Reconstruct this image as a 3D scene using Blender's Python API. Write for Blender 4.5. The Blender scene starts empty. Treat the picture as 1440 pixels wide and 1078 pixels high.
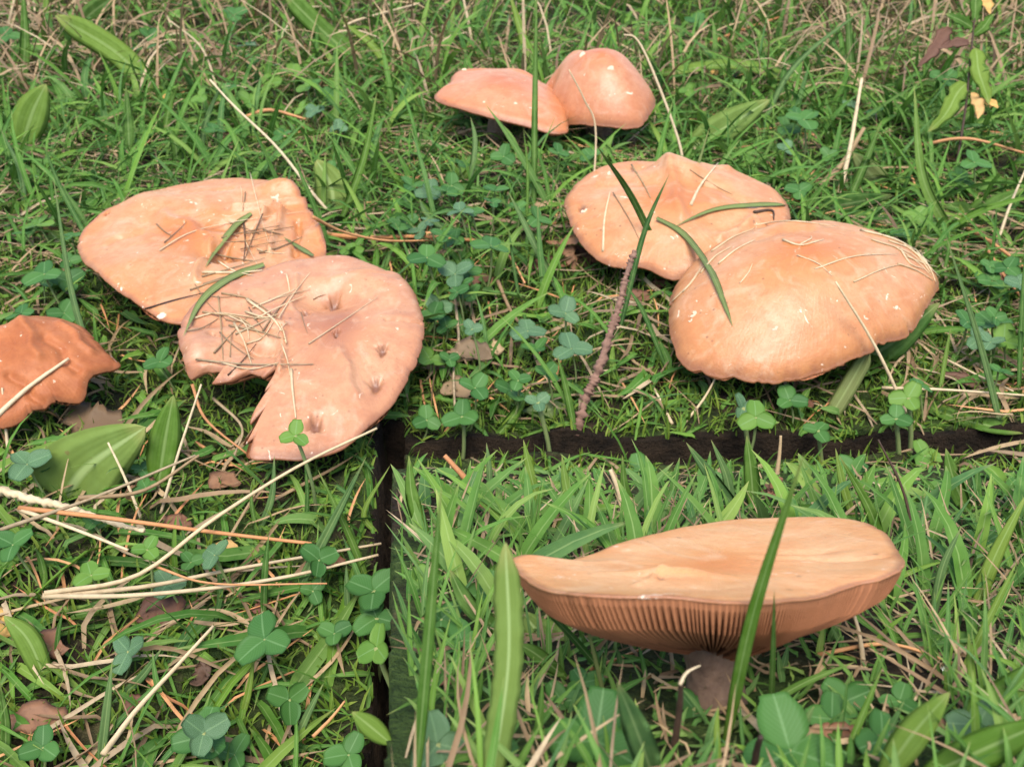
import bpy, math, random
import numpy as np
from mathutils import Vector

random.seed(7)
RNG = np.random.default_rng(7)
R = math.radians
scene = bpy.context.scene
COL = scene.collection

# ------------------------------------------------------------------ camera
CAM = np.array((0.0, 0.0, 0.24))
PITCH = R(34.0)
FPX = 1247.0                       # focal length in pixels of the 1440 px wide photograph
FWD = np.array((0, math.cos(PITCH), -math.sin(PITCH)))
UP = np.array((0, math.sin(PITCH), math.cos(PITCH)))
cd = bpy.data.cameras.new('camera')
cam = bpy.data.objects.new('camera', cd)
COL.objects.link(cam)
cam.location = CAM
cam.rotation_euler = (math.pi / 2 - PITCH, 0, 0)
cd.sensor_fit = 'HORIZONTAL'
cd.sensor_width = 36
cd.lens = 36 * FPX / 1440
cd.clip_start = 0.004
cd.clip_end = 200
cd.dof.use_dof = True
cd.dof.focus_distance = 0.27
cd.dof.aperture_fstop = 36
scene.camera = cam

# ------------------------------------------------------------------ light
SUN_EL, SUN_AZ = R(68), R(186)     # azimuth measured from +Y towards +X
world = bpy.data.worlds.new('World')
scene.world = world
world.use_nodes = True
wn = world.node_tree
bg = wn.nodes['Background']
sky = wn.nodes.new('ShaderNodeTexSky')
sky.sky_type = 'NISHITA'
sky.sun_disc = False
sky.sun_elevation = SUN_EL
sky.sun_rotation = SUN_AZ
sky.air_density = 1.0
sky.dust_density = 1.6
sky.ozone_density = 0.6
wn.links.new(sky.outputs[0], bg.inputs[0])
bg.inputs[1].default_value = 0.125
sd = bpy.data.lights.new('sun', 'SUN')
sd.energy = 1.5
sd.angle = R(34)
sd.color = (1.0, 0.97, 0.93)
sun = bpy.data.objects.new('sun', sd)
COL.objects.link(sun)
_dir = Vector((math.sin(SUN_AZ) * math.cos(SUN_EL), math.cos(SUN_AZ) * math.cos(SUN_EL), math.sin(SUN_EL)))
sun.rotation_euler = _dir.to_track_quat('Z', 'Y').to_euler()
sun.location = (0, 0, 3)
scene.view_settings.view_transform = 'Standard'
scene.view_settings.look = 'None'
scene.view_settings.gamma = 1
scene.view_settings.exposure = 1.5
scene.render.engine = 'CYCLES'
scene.cycles.use_denoising = True
scene.cycles.max_bounces = 6
scene.cycles.transparent_max_bounces = 6


# ------------------------------------------------------------------ materials
class NT:
    def __init__(self, name):
        self.m = bpy.data.materials.new(name)
        self.m.use_nodes = True
        self.t = self.m.node_tree
        self.t.nodes.clear()
        self.out = self.n('ShaderNodeOutputMaterial')

    def n(self, typ, **kw):
        nd = self.t.nodes.new(typ)
        for k, v in kw.items():
            setattr(nd, k, v)
        return nd

    def l(self, a, b):
        self.t.links.new(a, b)

    def val(self, sock, v):
        if hasattr(v, 'is_output'):
            self.l(v, sock)
        else:
            sock.default_value = v

    def attr(self, name):
        a = self.n('ShaderNodeAttribute')
        a.attribute_name = name
        return a.outputs['Fac']

    def objco(self):
        return self.n('ShaderNodeTexCoord').outputs['Object']

    def noise(self, co, scale, detail=3, rough=0.55, dist=0.0):
        a = self.n('ShaderNodeTexNoise')
        self.l(co, a.inputs['Vector'])
        a.inputs['Scale'].default_value = scale
        a.inputs['Detail'].default_value = detail
        a.inputs['Roughness'].default_value = rough
        a.inputs['Distortion'].default_value = dist
        return a.outputs['Fac']

    def voro(self, co, scale):
        a = self.n('ShaderNodeTexVoronoi')
        self.l(co, a.inputs['Vector'])
        a.inputs['Scale'].default_value = scale
        return a.outputs['Distance']

    def math(self, op, a, b=0.0, clamp=False):
        nd = self.n('ShaderNodeMath', operation=op)
        nd.use_clamp = clamp
        self.val(nd.inputs[0], a)
        self.val(nd.inputs[1], b)
        return nd.outputs[0]

    def ramp(self, fac, stops, interp='LINEAR'):
        nd = self.n('ShaderNodeValToRGB')
        cr = nd.color_ramp
        cr.interpolation = interp
        while len(cr.elements) < len(stops):
            cr.elements.new(0.5)
        for e, (p, c) in zip(cr.elements, stops):
            e.position = p
            e.color = (c[0], c[1], c[2], 1) if not isinstance(c, (int, float)) else (c, c, c, 1)
        self.l(fac, nd.inputs[0])
        return nd.outputs[0]

    def mix(self, fac, a, b, mode='MIX'):
        nd = self.n('ShaderNodeMix', data_type='RGBA', blend_type=mode)
        self.val(nd.inputs[0], fac)
        for s, v in ((nd.inputs[6], a), (nd.inputs[7], b)):
            if hasattr(v, 'is_output'):
                self.l(v, s)
            else:
                s.default_value = (v[0], v[1], v[2], 1)
        return nd.outputs[2]

    def bump(self, h, strength, dist):
        b = self.n('ShaderNodeBump')
        b.inputs['Strength'].default_value = strength
        b.inputs['Distance'].default_value = dist
        self.l(h, b.inputs['Height'])
        return b.outputs[0]

    def surf(self, col, rough=0.5, bump=None, spec=0.4, trans=0.0, sss=0.0):
        p = self.n('ShaderNodeBsdfPrincipled')
        self.val(p.inputs['Base Color'], col if hasattr(col, 'is_output') else (*col, 1))
        self.val(p.inputs['Roughness'], rough)
        p.inputs['Specular IOR Level'].default_value = spec
        if sss:
            p.inputs['Subsurface Weight'].default_value = sss
            p.inputs['Subsurface Radius'].default_value = (1, 0.5, 0.25)
            p.inputs['Subsurface Scale'].default_value = 0.004
        if bump is not None:
            self.l(bump, p.inputs['Normal'])
        if trans:
            tr = self.n('ShaderNodeBsdfTranslucent')
            self.val(tr.inputs[0], col if hasattr(col, 'is_output') else (*col, 1))
            ms = self.n('ShaderNodeMixShader')
            ms.inputs[0].default_value = trans
            self.l(p.outputs[0], ms.inputs[1])
            self.l(tr.outputs[0], ms.inputs[2])
            self.l(ms.outputs[0], self.out.inputs[0])
        else:
            self.l(p.outputs[0], self.out.inputs[0])
        return self.m


def cap_material(name, centre, mid, edge, stain, pale=(0.80, 0.55, 0.36), pores=0.5, spec=0.5):
    k = NT(name)
    co = k.objco()
    rho = k.attr('rho')
    n1 = k.noise(co, 38, 4, 0.6, 0.4)
    n2 = k.noise(co, 130, 4, 0.6)
    n3 = k.noise(co, 900, 3, 0.6)
    r = k.math('ADD', rho, k.math('MULTIPLY', k.math('SUBTRACT', n1, 0.5), 0.42))
    hole = k.attr('hole')
    c = k.ramp(r, [(0.04, centre), (0.30, mid), (0.62, edge), (0.97, mid)])
    c = k.mix(k.ramp(n2, [(0.44, 0.0), (0.70, 0.6)]), c, stain)
    c = k.mix(k.ramp(k.noise(co, 62, 5, 0.62, 1.2), [(0.52, 0.0), (0.72, 0.6)]), c, pale)
    # radial fibres
    th = k.attr('ang')
    cx = k.n('ShaderNodeCombineXYZ')
    k.l(k.math('MULTIPLY', th, 34.0), cx.inputs[0])
    k.l(k.math('MULTIPLY', rho, 2.2), cx.inputs[1])
    fib = k.noise(cx.outputs[0], 1.0, 4, 0.6)
    fibm = k.math('MULTIPLY', k.ramp(fib, [(0.4, 0.0), (0.68, 1.0)]), k.ramp(rho, [(0.45, 0.0), (1.0, 0.35)]))
    c = k.mix(fibm, c, stain)
    zone = k.math('SINE', k.math('ADD', k.math('MULTIPLY', rho, 30.0), k.math('MULTIPLY', n1, 16.0)))
    c = k.mix(k.math('MULTIPLY', k.math('ADD', zone, 1.0), 0.07), c, stain)
    c = k.mix(k.ramp(k.noise(co, 480, 5, 0.7), [(0.42, 0.0), (0.66, 0.32)]), c, stain)
    c = k.mix(k.ramp(k.math('ADD', rho, k.math('MULTIPLY', k.math('SUBTRACT', n2, 0.5), 0.06)), [(0.955, 0.0), (1.0, 0.75)]), c, (0.24, 0.09, 0.04))
    dirt = k.math('MULTIPLY', k.ramp(k.noise(co, 700, 4, 0.7, 1.0), [(0.60, 0.0), (0.66, 0.8)]), k.ramp(k.noise(co, 45, 3), [(0.50, 0.0), (0.66, 0.8)]))
    c = k.mix(dirt, c, (0.13, 0.06, 0.03))
    # little dark specks and pale scuffs
    sp = k.ramp(k.voro(co, 150), [(0.07, 1.0), (0.13, 0.0)])
    spm = k.math('MULTIPLY', sp, k.ramp(k.noise(co, 60, 2), [(0.50, 0.0), (0.58, pores)]))
    c = k.mix(spm, c, (0.10, 0.04, 0.02))
    sc = k.ramp(k.noise(co, 105, 6, 0.62, 1.6), [(0.665, 0.0), (0.68, 0.75)])
    c = k.mix(sc, c, (0.84, 0.64, 0.45))
    c = k.mix(hole, c, (0.16, 0.065, 0.035))
    # cracks in the skin
    ck = k.n('ShaderNodeTexVoronoi', feature='DISTANCE_TO_EDGE')
    k.l(k.mix(0.06, co, k.n('ShaderNodeTexNoise').outputs['Color']), ck.inputs['Vector'])
    ck.inputs['Scale'].default_value = 46
    ckm = k.math('MULTIPLY', k.ramp(ck.outputs['Distance'], [(0.0, 1.0), (0.02, 0.0)]), k.ramp(k.noise(co, 34, 3), [(0.60, 0.0), (0.68, 0.25)]))
    c = k.mix(ckm, c, (0.34, 0.13, 0.06))
    h = k.math('ADD', k.math('MULTIPLY', n3, 0.35), k.math('ADD', n2, k.math('MULTIPLY', fib, 0.35)))
    h = k.math('SUBTRACT', k.math('ADD', h, k.math('MULTIPLY', n1, 0.5)), k.math('MULTIPLY', ckm, 0.8))
    b = k.bump(h, 0.32, 0.0014)
    ro = k.math('ADD', 0.33, k.math('MULTIPLY', n2, 0.2))
    return k.surf(c, ro, b, spec, sss=0.12)


def stem_material():
    k = NT('mushroom_stem')
    co = k.objco()
    c = k.ramp(k.noise(co, 160, 4, 0.6, 1.0), [(0.3, (0.10, 0.06, 0.04)), (0.7, (0.24, 0.15, 0.095))])
    return k.surf(c, 0.7, k.bump(k.noise(co, 500, 3), 0.5, 0.001), 0.2, sss=0.1)


def gill_material():
    k = NT('mushroom_gills')
    co = k.objco()
    rho = k.attr('rho')
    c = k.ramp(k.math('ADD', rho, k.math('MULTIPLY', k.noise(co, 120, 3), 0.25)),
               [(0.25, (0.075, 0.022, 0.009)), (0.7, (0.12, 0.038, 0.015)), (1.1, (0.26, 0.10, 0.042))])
    c = k.mix(k.math('MULTIPLY', k.math('POWER', k.attr('edge'), 14.0), 0.8), c, (0.38, 0.145, 0.06))
    return k.surf(c, 0.65, None, 0.2)


def leaf_material(name, stops, trans=0.22, rough=0.58, spec=0.13, tip=(0.55, 0.42, 0.16), tipa=0.35, vein=0.3, stripe=0.05):
    """stops: colour ramp over the per-blade random value"""
    k = NT(name)
    rnd = k.attr('rnd')
    oi = k.n('ShaderNodeObjectInfo').outputs['Random']
    co = k.objco()
    c = k.ramp(k.math('FRACT', k.math('ADD', rnd, oi)), stops)
    t = k.attr('t')
    s = k.attr('s')
    c = k.mix(k.math('MULTIPLY', k.ramp(t, [(0.86, 0.0), (1.0, 1.0)]), tipa), c, tip)
    # midrib and parallel veins
    a = k.math('ABSOLUTE', s)
    c = k.mix(k.math('MULTIPLY', k.ramp(a, [(0.05, 1.0), (0.14, 0.0)]), vein), c, (0.42, 0.52, 0.2))
    stripes = k.math('SINE', k.math('MULTIPLY', s, 28.0))
    c = k.mix(k.math('MULTIPLY', k.math('ADD', stripes, 1.0), stripe), c, (0.05, 0.09, 0.02))
    n = k.noise(co, 160, 3, 0.6)
    c = k.mix(k.ramp(n, [(0.40, 0.0), (0.80, 0.28)]), c, (0.26, 0.38, 0.10))
    sp = k.ramp(k.noise(co, 330, 3, 0.6, 0.5), [(0.70, 0.0), (0.74, 0.6)])
    c = k.mix(sp, c, (0.20, 0.13, 0.05))
    b = k.bump(stripes, 0.12, 0.0004)
    return k.surf(c, k.math('ADD', rough - 0.1, k.math('MULTIPLY', n, 0.25)), b, spec, trans)


def clover_material(name, dark, light, dewy=0.0):
    k = NT(name)
    oi = k.n('ShaderNodeObjectInfo').outputs['Random']
    co = k.objco()
    t = k.attr('t')
    s = k.attr('s')
    n = k.noise(co, 300, 3, 0.6)
    c = k.mix(k.math('ADD', k.math('MULTIPLY', oi, 0.7), k.math('MULTIPLY', n, 0.3)), dark, light)
    a = k.math('ABSOLUTE', s)
    c = k.mix(k.math('MULTIPLY', k.ramp(a, [(0.0, 0.55), (0.10, 0.0)]), 0.8), c, (0.22, 0.36, 0.14))
    # feathered side veins
    v = k.math('SINE', k.math('MULTIPLY', k.math('SUBTRACT', t, k.math('MULTIPLY', a, 0.45)), 60.0))
    c = k.mix(k.math('MULTIPLY', k.ramp(v, [(0.55, 0.0), (1.0, 1.0)]), 0.07), c, (0.2, 0.40, 0.2))
    if dewy:
        d = k.ramp(k.noise(co, 520, 3, 0.6, 0.8), [(0.5, 0.0), (0.58, dewy)])
        c = k.mix(d, c, (0.40, 0.50, 0.38))
    b = k.bump(v, 0.06, 0.0003)
    return k.surf(c, k.math('ADD', 0.4, k.math('MULTIPLY', n, 0.3)), b, 0.25, 0.22)


def dry_material(name, stops, rough=0.6, spec=0.25, trans=0.1, mottle=(0.16, 0.10, 0.05)):
    k = NT(name)
    co = k.objco()
    rnd = k.attr('rnd')
    oi = k.n('ShaderNodeObjectInfo').outputs['Random']
    c = k.ramp(k.math('FRACT', k.math('ADD', rnd, oi)), stops)
    n = k.noise(co, 260, 4, 0.65)
    c = k.mix(k.ramp(n, [(0.45, 0.0), (0.8, 0.7)]), c, mottle)
    t = k.attr('t')
    c = k.mix(k.ramp(t, [(0.0, 0.5), (0.12, 0.0)]), c, mottle)
    return k.surf(c, rough, k.bump(n, 0.4, 0.0006), spec, trans)


def ground_material():
    k = NT('soil_and_moss')
    co = k.n('ShaderNodeTexCoord').outputs['Object']
    n1 = k.noise(co, 14, 5, 0.6, 0.5)
    n2 = k.noise(co, 120, 5, 0.65, 0.5)
    soil = k.ramp(n2, [(0.3, (0.012, 0.008, 0.005)), (0.55, (0.04, 0.026, 0.014)), (0.75, (0.11, 0.075, 0.04))])
    moss = k.ramp(n2, [(0.3, (0.012, 0.03, 0.006)), (0.7, (0.06, 0.11, 0.02))])
    c = k.mix(k.ramp(n1, [(0.42, 0.0), (0.58, 0.8)]), soil, moss)
    c = k.mix(k.attr('cut'), c, k.ramp(n2, [(0.35, (0.010, 0.007, 0.004)), (0.75, (0.035, 0.022, 0.012))]))  # drop shadow painted into the gutter as near-black earth
    return k.surf(c, 0.9, k.bump(k.math('ADD', n2, k.noise(co, 600, 4)), 0.9, 0.004), 0.15)


def flat_material(name, col, rough=0.6, var=0.3, spec=0.3):
    k = NT(name)
    co = k.objco()
    n = k.noise(co, 240, 4, 0.65)
    c = k.mix(k.ramp(n, [(0.35, 0.0), (0.75, 1.0)]), col, tuple(x * (1 - var) for x in col))
    return k.surf(c, rough, k.bump(n, 0.4, 0.0006), spec)


def drop_material():
    k = NT('water_drop')
    p = k.n('ShaderNodeBsdfPrincipled')
    p.inputs['Transmission Weight'].default_value = 1
    p.inputs['Roughness'].default_value = 0.02
    p.inputs['IOR'].default_value = 1.33
    k.l(p.outputs[0], k.out.inputs[0])
    return k.m


M = {}
M['cap'] = cap_material('cap_skin_tan', (0.469, 0.138, 0.027), (0.500, 0.204, 0.065), (0.530, 0.280, 0.128), (0.428, 0.147, 0.044), pale=(0.632, 0.408, 0.237))
M['cap_pink'] = cap_material('cap_skin_pink', (0.316, 0.119, 0.057), (0.469, 0.209, 0.095), (0.520, 0.271, 0.133), (0.377, 0.147, 0.067), pale=(0.612, 0.389, 0.237))
M['cap_orange'] = cap_material('cap_skin_orange', (0.459, 0.133, 0.033), (0.490, 0.180, 0.065), (0.530, 0.242, 0.114), (0.408, 0.128, 0.046), pale=(0.592, 0.323, 0.190))
M['cap_red'] = cap_material('cap_skin_rust', (0.33, 0.10, 0.034), (0.40, 0.135, 0.048), (0.43, 0.155, 0.06), (0.27, 0.075, 0.026),
                            pale=(0.44, 0.16, 0.055), pores=0.2, spec=0.12)
M['cap_bright'] = cap_material('cap_skin_tan_brightened', (0.60, 0.205, 0.055), (0.64, 0.30, 0.115), (0.68, 0.38, 0.18), (0.57, 0.22, 0.075), pale=(0.74, 0.50, 0.29))  # tan cap skin lightened in colour to stand in for brighter exposure
M['gill'] = gill_material()
M['stem'] = stem_material()
M['ground'] = ground_material()
GREENS = [(0.0, (0.038, 0.111, 0.014)), (0.22, (0.085, 0.202, 0.022)), (0.45, (0.051, 0.148, 0.024)),
          (0.65, (0.139, 0.268, 0.029)), (0.82, (0.051, 0.138, 0.034)), (1.0, (0.189, 0.295, 0.045))]
M['grass'] = leaf_material('grass_green', GREENS)
M['bank_grass'] = leaf_material('grass_light_green', [(p, tuple(x * f for x, f in zip(c, (1.2, 1.1, 1.35)))) for p, c in GREENS])
M['moss'] = leaf_material('moss_green', [(0, (0.060, 0.134, 0.013)), (0.5, (0.129, 0.220, 0.018)), (1, (0.229, 0.295, 0.038))], 0.3, 0.6, 0.2, vein=0)
M['blade'] = leaf_material('broad_blade_green', [(0, (0.052, 0.120, 0.014)), (0.5, (0.085, 0.172, 0.017)), (1, (0.062, 0.133, 0.022))])
M['blade_dark'] = leaf_material('dark_blade_green', [(0, (0.028, 0.086, 0.012)), (0.5, (0.052, 0.129, 0.019)), (1, (0.038, 0.103, 0.024))])
M['blade_light'] = leaf_material('light_blade_green', [(0, (0.123, 0.206, 0.027)), (0.5, (0.162, 0.241, 0.031)), (1, (0.114, 0.202, 0.034))])
M['blade_blue'] = leaf_material('bluish_blade_green', [(0, (0.057, 0.125, 0.037)), (0.5, (0.081, 0.150, 0.044)), (1, (0.104, 0.172, 0.054))])
M['blade_grey'] = leaf_material('grey_blade_green', [(0, (0.142, 0.172, 0.054)), (0.5, (0.190, 0.215, 0.068)), (1, (0.114, 0.155, 0.054))])
M['leaf'] = leaf_material('herb_leaf_green', [(0, (0.142, 0.215, 0.041)), (0.5, (0.180, 0.249, 0.051)), (1, (0.123, 0.198, 0.034))], vein=0.6, stripe=0.02)
M['clover'] = clover_material('clover_green', (0.03, 0.105, 0.018), (0.085, 0.20, 0.036))
M['clover_light'] = clover_material('clover_light_green', (0.09, 0.20, 0.024), (0.15, 0.265, 0.036))
M['clover_dew'] = clover_material('clover_dewy', (0.04, 0.115, 0.032), (0.08, 0.17, 0.045), 0.35)
STRAWS = [(0, (0.38, 0.25, 0.12)), (0.25, (0.24, 0.15, 0.075)), (0.5, (0.46, 0.32, 0.16)), (0.75, (0.15, 0.09, 0.045)), (1, (0.52, 0.39, 0.22))]
M['litter'] = dry_material('dry_grass', STRAWS)
M['straw'] = dry_material('pale_straw', [(0, (0.62, 0.46, 0.25)), (0.5, (0.70, 0.54, 0.32)), (1, (0.56, 0.42, 0.24))], mottle=(0.36, 0.25, 0.13))
M['needle'] = dry_material('orange_needle', [(0, (0.55, 0.24, 0.09)), (0.5, (0.66, 0.34, 0.14)), (1, (0.46, 0.18, 0.07))], mottle=(0.34, 0.14, 0.05))
M['dark'] = dry_material('dark_stalk', [(0, (0.05, 0.03, 0.02)), (0.5, (0.09, 0.05, 0.03)), (1, (0.13, 0.07, 0.04))], mottle=(0.03, 0.02, 0.01))
M['twig'] = dry_material('brown_twig', [(0, (0.22, 0.115, 0.075)), (1, (0.30, 0.17, 0.115))], 0.8, mottle=(0.06, 0.03, 0.02))
M['deadleaf'] = dry_material('dead_leaf', [(0, (0.20, 0.085, 0.04)), (0.35, (0.11, 0.055, 0.035)), (0.7, (0.28, 0.14, 0.065)), (1, (0.15, 0.06, 0.035))], mottle=(0.09, 0.04, 0.025))
M['yellow'] = dry_material('yellow_leaf', [(0, (0.62, 0.36, 0.07)), (1, (0.55, 0.33, 0.12))], mottle=(0.30, 0.14, 0.04))
M['drop'] = drop_material()
M['fleck'] = flat_material('white_fleck', (0.66, 0.47, 0.31), 0.6, 0.3)
M['earth'] = flat_material('dark_earth', (0.035, 0.024, 0.015), 0.95, 0.6, 0.1)


# ------------------------------------------------------------------ mesh helpers
def mesh_obj(name, verts, faces, mat, parent=None, attrs=None, smooth=True, kind=None):
    verts = np.asarray(verts, dtype=np.float32)
    me = bpy.data.meshes.new(name)
    if isinstance(faces, np.ndarray):                       # (n,4) or (n,3) array
        n, w = faces.shape
        me.vertices.add(len(verts))
        me.vertices.foreach_set('co', verts.ravel())
        me.loops.add(n * w)
        me.loops.foreach_set('vertex_index', faces.astype(np.int32).ravel())
        me.polygons.add(n)
        me.polygons.foreach_set('loop_start', np.arange(n, dtype=np.int32) * w)
        me.update(calc_edges=True)
    else:
        me.from_pydata(verts.tolist(), [], faces)
    for k, v in (attrs or {}).items():
        a = me.attributes.new(k, 'FLOAT', 'POINT')
        a.data.foreach_set('value', np.asarray(v, dtype=np.float32))
    me.polygons.foreach_set('use_smooth', [smooth] * len(me.polygons))
    me.validate()
    me.materials.append(mat)
    o = bpy.data.objects.new(name, me)
    COL.objects.link(o)
    if parent is not None:
        o.parent = parent
    if kind:
        o['kind'] = kind
    return o


def tag(o, label, cat, group=None):
    o['label'] = label
    o['category'] = cat
    if group:
        o['group'] = group
    return o


def empty(name, loc):
    o = bpy.data.objects.new(name, None)
    o.empty_display_size = 0.01
    o.location = loc
    COL.objects.link(o)
    return o


def grid_faces(nu, nv, wrap=False):
    """nu rows, nv columns (columns wrap when asked)"""
    cols = nv if wrap else nv - 1
    i, j = np.meshgrid(np.arange(nu - 1), np.arange(cols), indexing='ij')
    j2 = (j + 1) % nv
    return np.stack([i * nv + j, i * nv + j2, (i + 1) * nv + j2, (i + 1) * nv + j], -1).reshape(-1, 4)


def vnoise(x, y, seed=0, oct=4):
    """cheap smooth noise from rotated sines, about -1..1"""
    rs = np.random.default_rng(seed)
    o = np.zeros(np.broadcast(x, y).shape)
    amp, f, tot = 1.0, 1.0, 0.0
    for k in range(oct):
        for q in range(3):
            a, p1, ff = rs.uniform(0, 6.28), rs.uniform(0, 6.28), f * rs.uniform(0.7, 1.3)
            o = o + amp * np.sin(ff * (x * math.cos(a) + y * math.sin(a)) + p1) / 3
        tot += amp * 0.6
        amp *= 0.55
        f *= 2.1
    return o / tot


# ------------------------------------------------------------------ photo pixel -> direction
def ray(px, py):
    return FWD + np.array((1.0, 0, 0)) * (px - 720) / FPX + UP * (539 - py) / FPX


def project(P):
    d = np.asarray(P) - CAM
    w = d @ FWD
    return 720 + FPX * d[..., 0] / w, 539 - FPX * (d @ UP) / w


# ------------------------------------------------------------------ terrain
def shadow_gutter(x, y):
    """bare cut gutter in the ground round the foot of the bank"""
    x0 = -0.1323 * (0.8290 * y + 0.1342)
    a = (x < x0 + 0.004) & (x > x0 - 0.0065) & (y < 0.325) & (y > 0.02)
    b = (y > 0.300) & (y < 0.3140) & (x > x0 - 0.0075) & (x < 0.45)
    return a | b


def ground_z(x, y):
    x = np.asarray(x, float)
    y = np.asarray(y, float)
    near = np.clip((y - 1.6) / 2.0, 0, 1)
    return -0.030 * shadow_gutter(x, y) + 0.006 * vnoise(x * 16, y * 16, 3, 3) + 0.004 * vnoise(x * 70, y * 70, 4, 2) * (1 - near) + 0.03 * near * vnoise(x * 2, y * 2, 5, 2)


def ground_sheet():
    xs = np.concatenate([-np.geomspace(60, 1.6, 14), np.linspace(-1.5, -0.1, 280), np.linspace(-0.0985, 0.0, 67), np.linspace(0.005, 1.5, 300), np.geomspace(1.6, 60, 14)])
    ys = np.concatenate([-np.geomspace(20, 0.3, 8), np.linspace(-0.25, 0.29, 180), np.linspace(0.292, 0.322, 31), np.linspace(0.327, 2.3, 390), np.geomspace(2.4, 90, 16)])
    X, Y = np.meshgrid(xs, ys)
    Z = ground_z(X, Y)
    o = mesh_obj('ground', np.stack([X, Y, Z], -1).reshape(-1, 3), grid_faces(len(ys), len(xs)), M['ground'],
                 attrs={'cut': (shadow_gutter(X, Y) | shadow_gutter(X, Y - 0.004) | shadow_gutter(X + 0.003, Y)).ravel().astype(float)})  # mask of the gutter strip painted dark as a drop shadow
    o['kind'] = 'structure'
    o['label'] = 'dark soil and moss under the grass'


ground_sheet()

# raised turf bank falling away from the viewer: profile from grazing slope
_th0, _r0 = R(53.7), 0.182
_th = np.radians(np.linspace(78, 39.6, 160))
_r = _r0 * np.exp((_th0 - _th) * 2.42)
_by = _r * np.cos(_th)
_bz = CAM[2] - _r * np.sin(_th)
_bz = np.minimum(_bz, 0.118)
BANK_Y0, BANK_Y1 = -0.10, float(_by[-1])


def bank_left(y):                     # plan line of the cut left edge of the bank
    return -0.0085 - 0.140 * (np.asarray(y))


BANK_X1 = 0.42


def bank_prof(y):
    return np.interp(y, _by, _bz)


def bank_z(x, y):
    x = np.asarray(x, float)
    y = np.asarray(y, float)
    return bank_prof(y) + 0.0022 * vnoise(x * 60, y * 60, 8, 3)


def in_bank(x, y):
    return (y > BANK_Y0) & (y < BANK_Y1) & (x > bank_left(y)) & (x < BANK_X1)


def build_bank():
    ny, nx = 110, 120
    ys = np.linspace(BANK_Y0, BANK_Y1, ny)
    rows = []
    for j, y in enumerate(ys):
        x0 = bank_left(y) + 0.0008 * math.sin(y * 900)
        xs = x0 + (BANK_X1 - x0) * np.linspace(0, 1, nx) ** 1.3
        rows.append(np.stack([xs, np.full(nx, y), bank_z(xs, np.full(nx, y))], -1))
    T = np.array(rows)
    verts = T.reshape(-1, 3).tolist()
    faces = [tuple(f) for f in grid_faces(ny, nx).tolist()]
    # cut sides: a skirt down into the ground round the whole rim
    idx = [j * nx for j in range(ny)] + [(ny - 1) * nx + i for i in range(1, nx)] + \
          [j * nx + nx - 1 for j in range(ny - 2, -1, -1)] + [i for i in range(nx - 2, 0, -1)]
    prev = idx
    for lv in range(1, 6):
        cur = []
        for q in idx:
            x, y, z = verts[q]
            f = lv / 5
            wob = 0.0016 * math.sin(x * 700 + y * 500 + lv * 2.1) * (1 if lv < 5 else 0)
            cur.append(len(verts))
            verts.append([x + wob, y + wob, z + (-0.03 - z) * f])
        m = len(idx)
        for a in range(m):
            b = (a + 1) % m
            faces.append((prev[a], prev[b], cur[b], cur[a]))
        prev = cur
    o = mesh_obj('turf_bank', np.array(verts), faces, M['ground'], smooth=True)
    o['kind'] = 'structure'
    o['label'] = 'raised bank of cut turf with dark earth sides'


build_bank()


def bevel_hit_terrain(px, py):
    d = ray(px, py)
    ts = np.arange(0.05, 2.6, 0.002)
    P = CAM + ts[:, None] * d
    g = P[:, 2] < ground_z(P[:, 0], P[:, 1])
    b = in_bank(P[:, 0], P[:, 1]) & (P[:, 2] < bank_z(P[:, 0], P[:, 1]))
    h = np.nonzero(g | b)[0]
    return ts[h[0]] if len(h) else 2.6


# ------------------------------------------------------------------ mushrooms
CAPS = []


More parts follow.
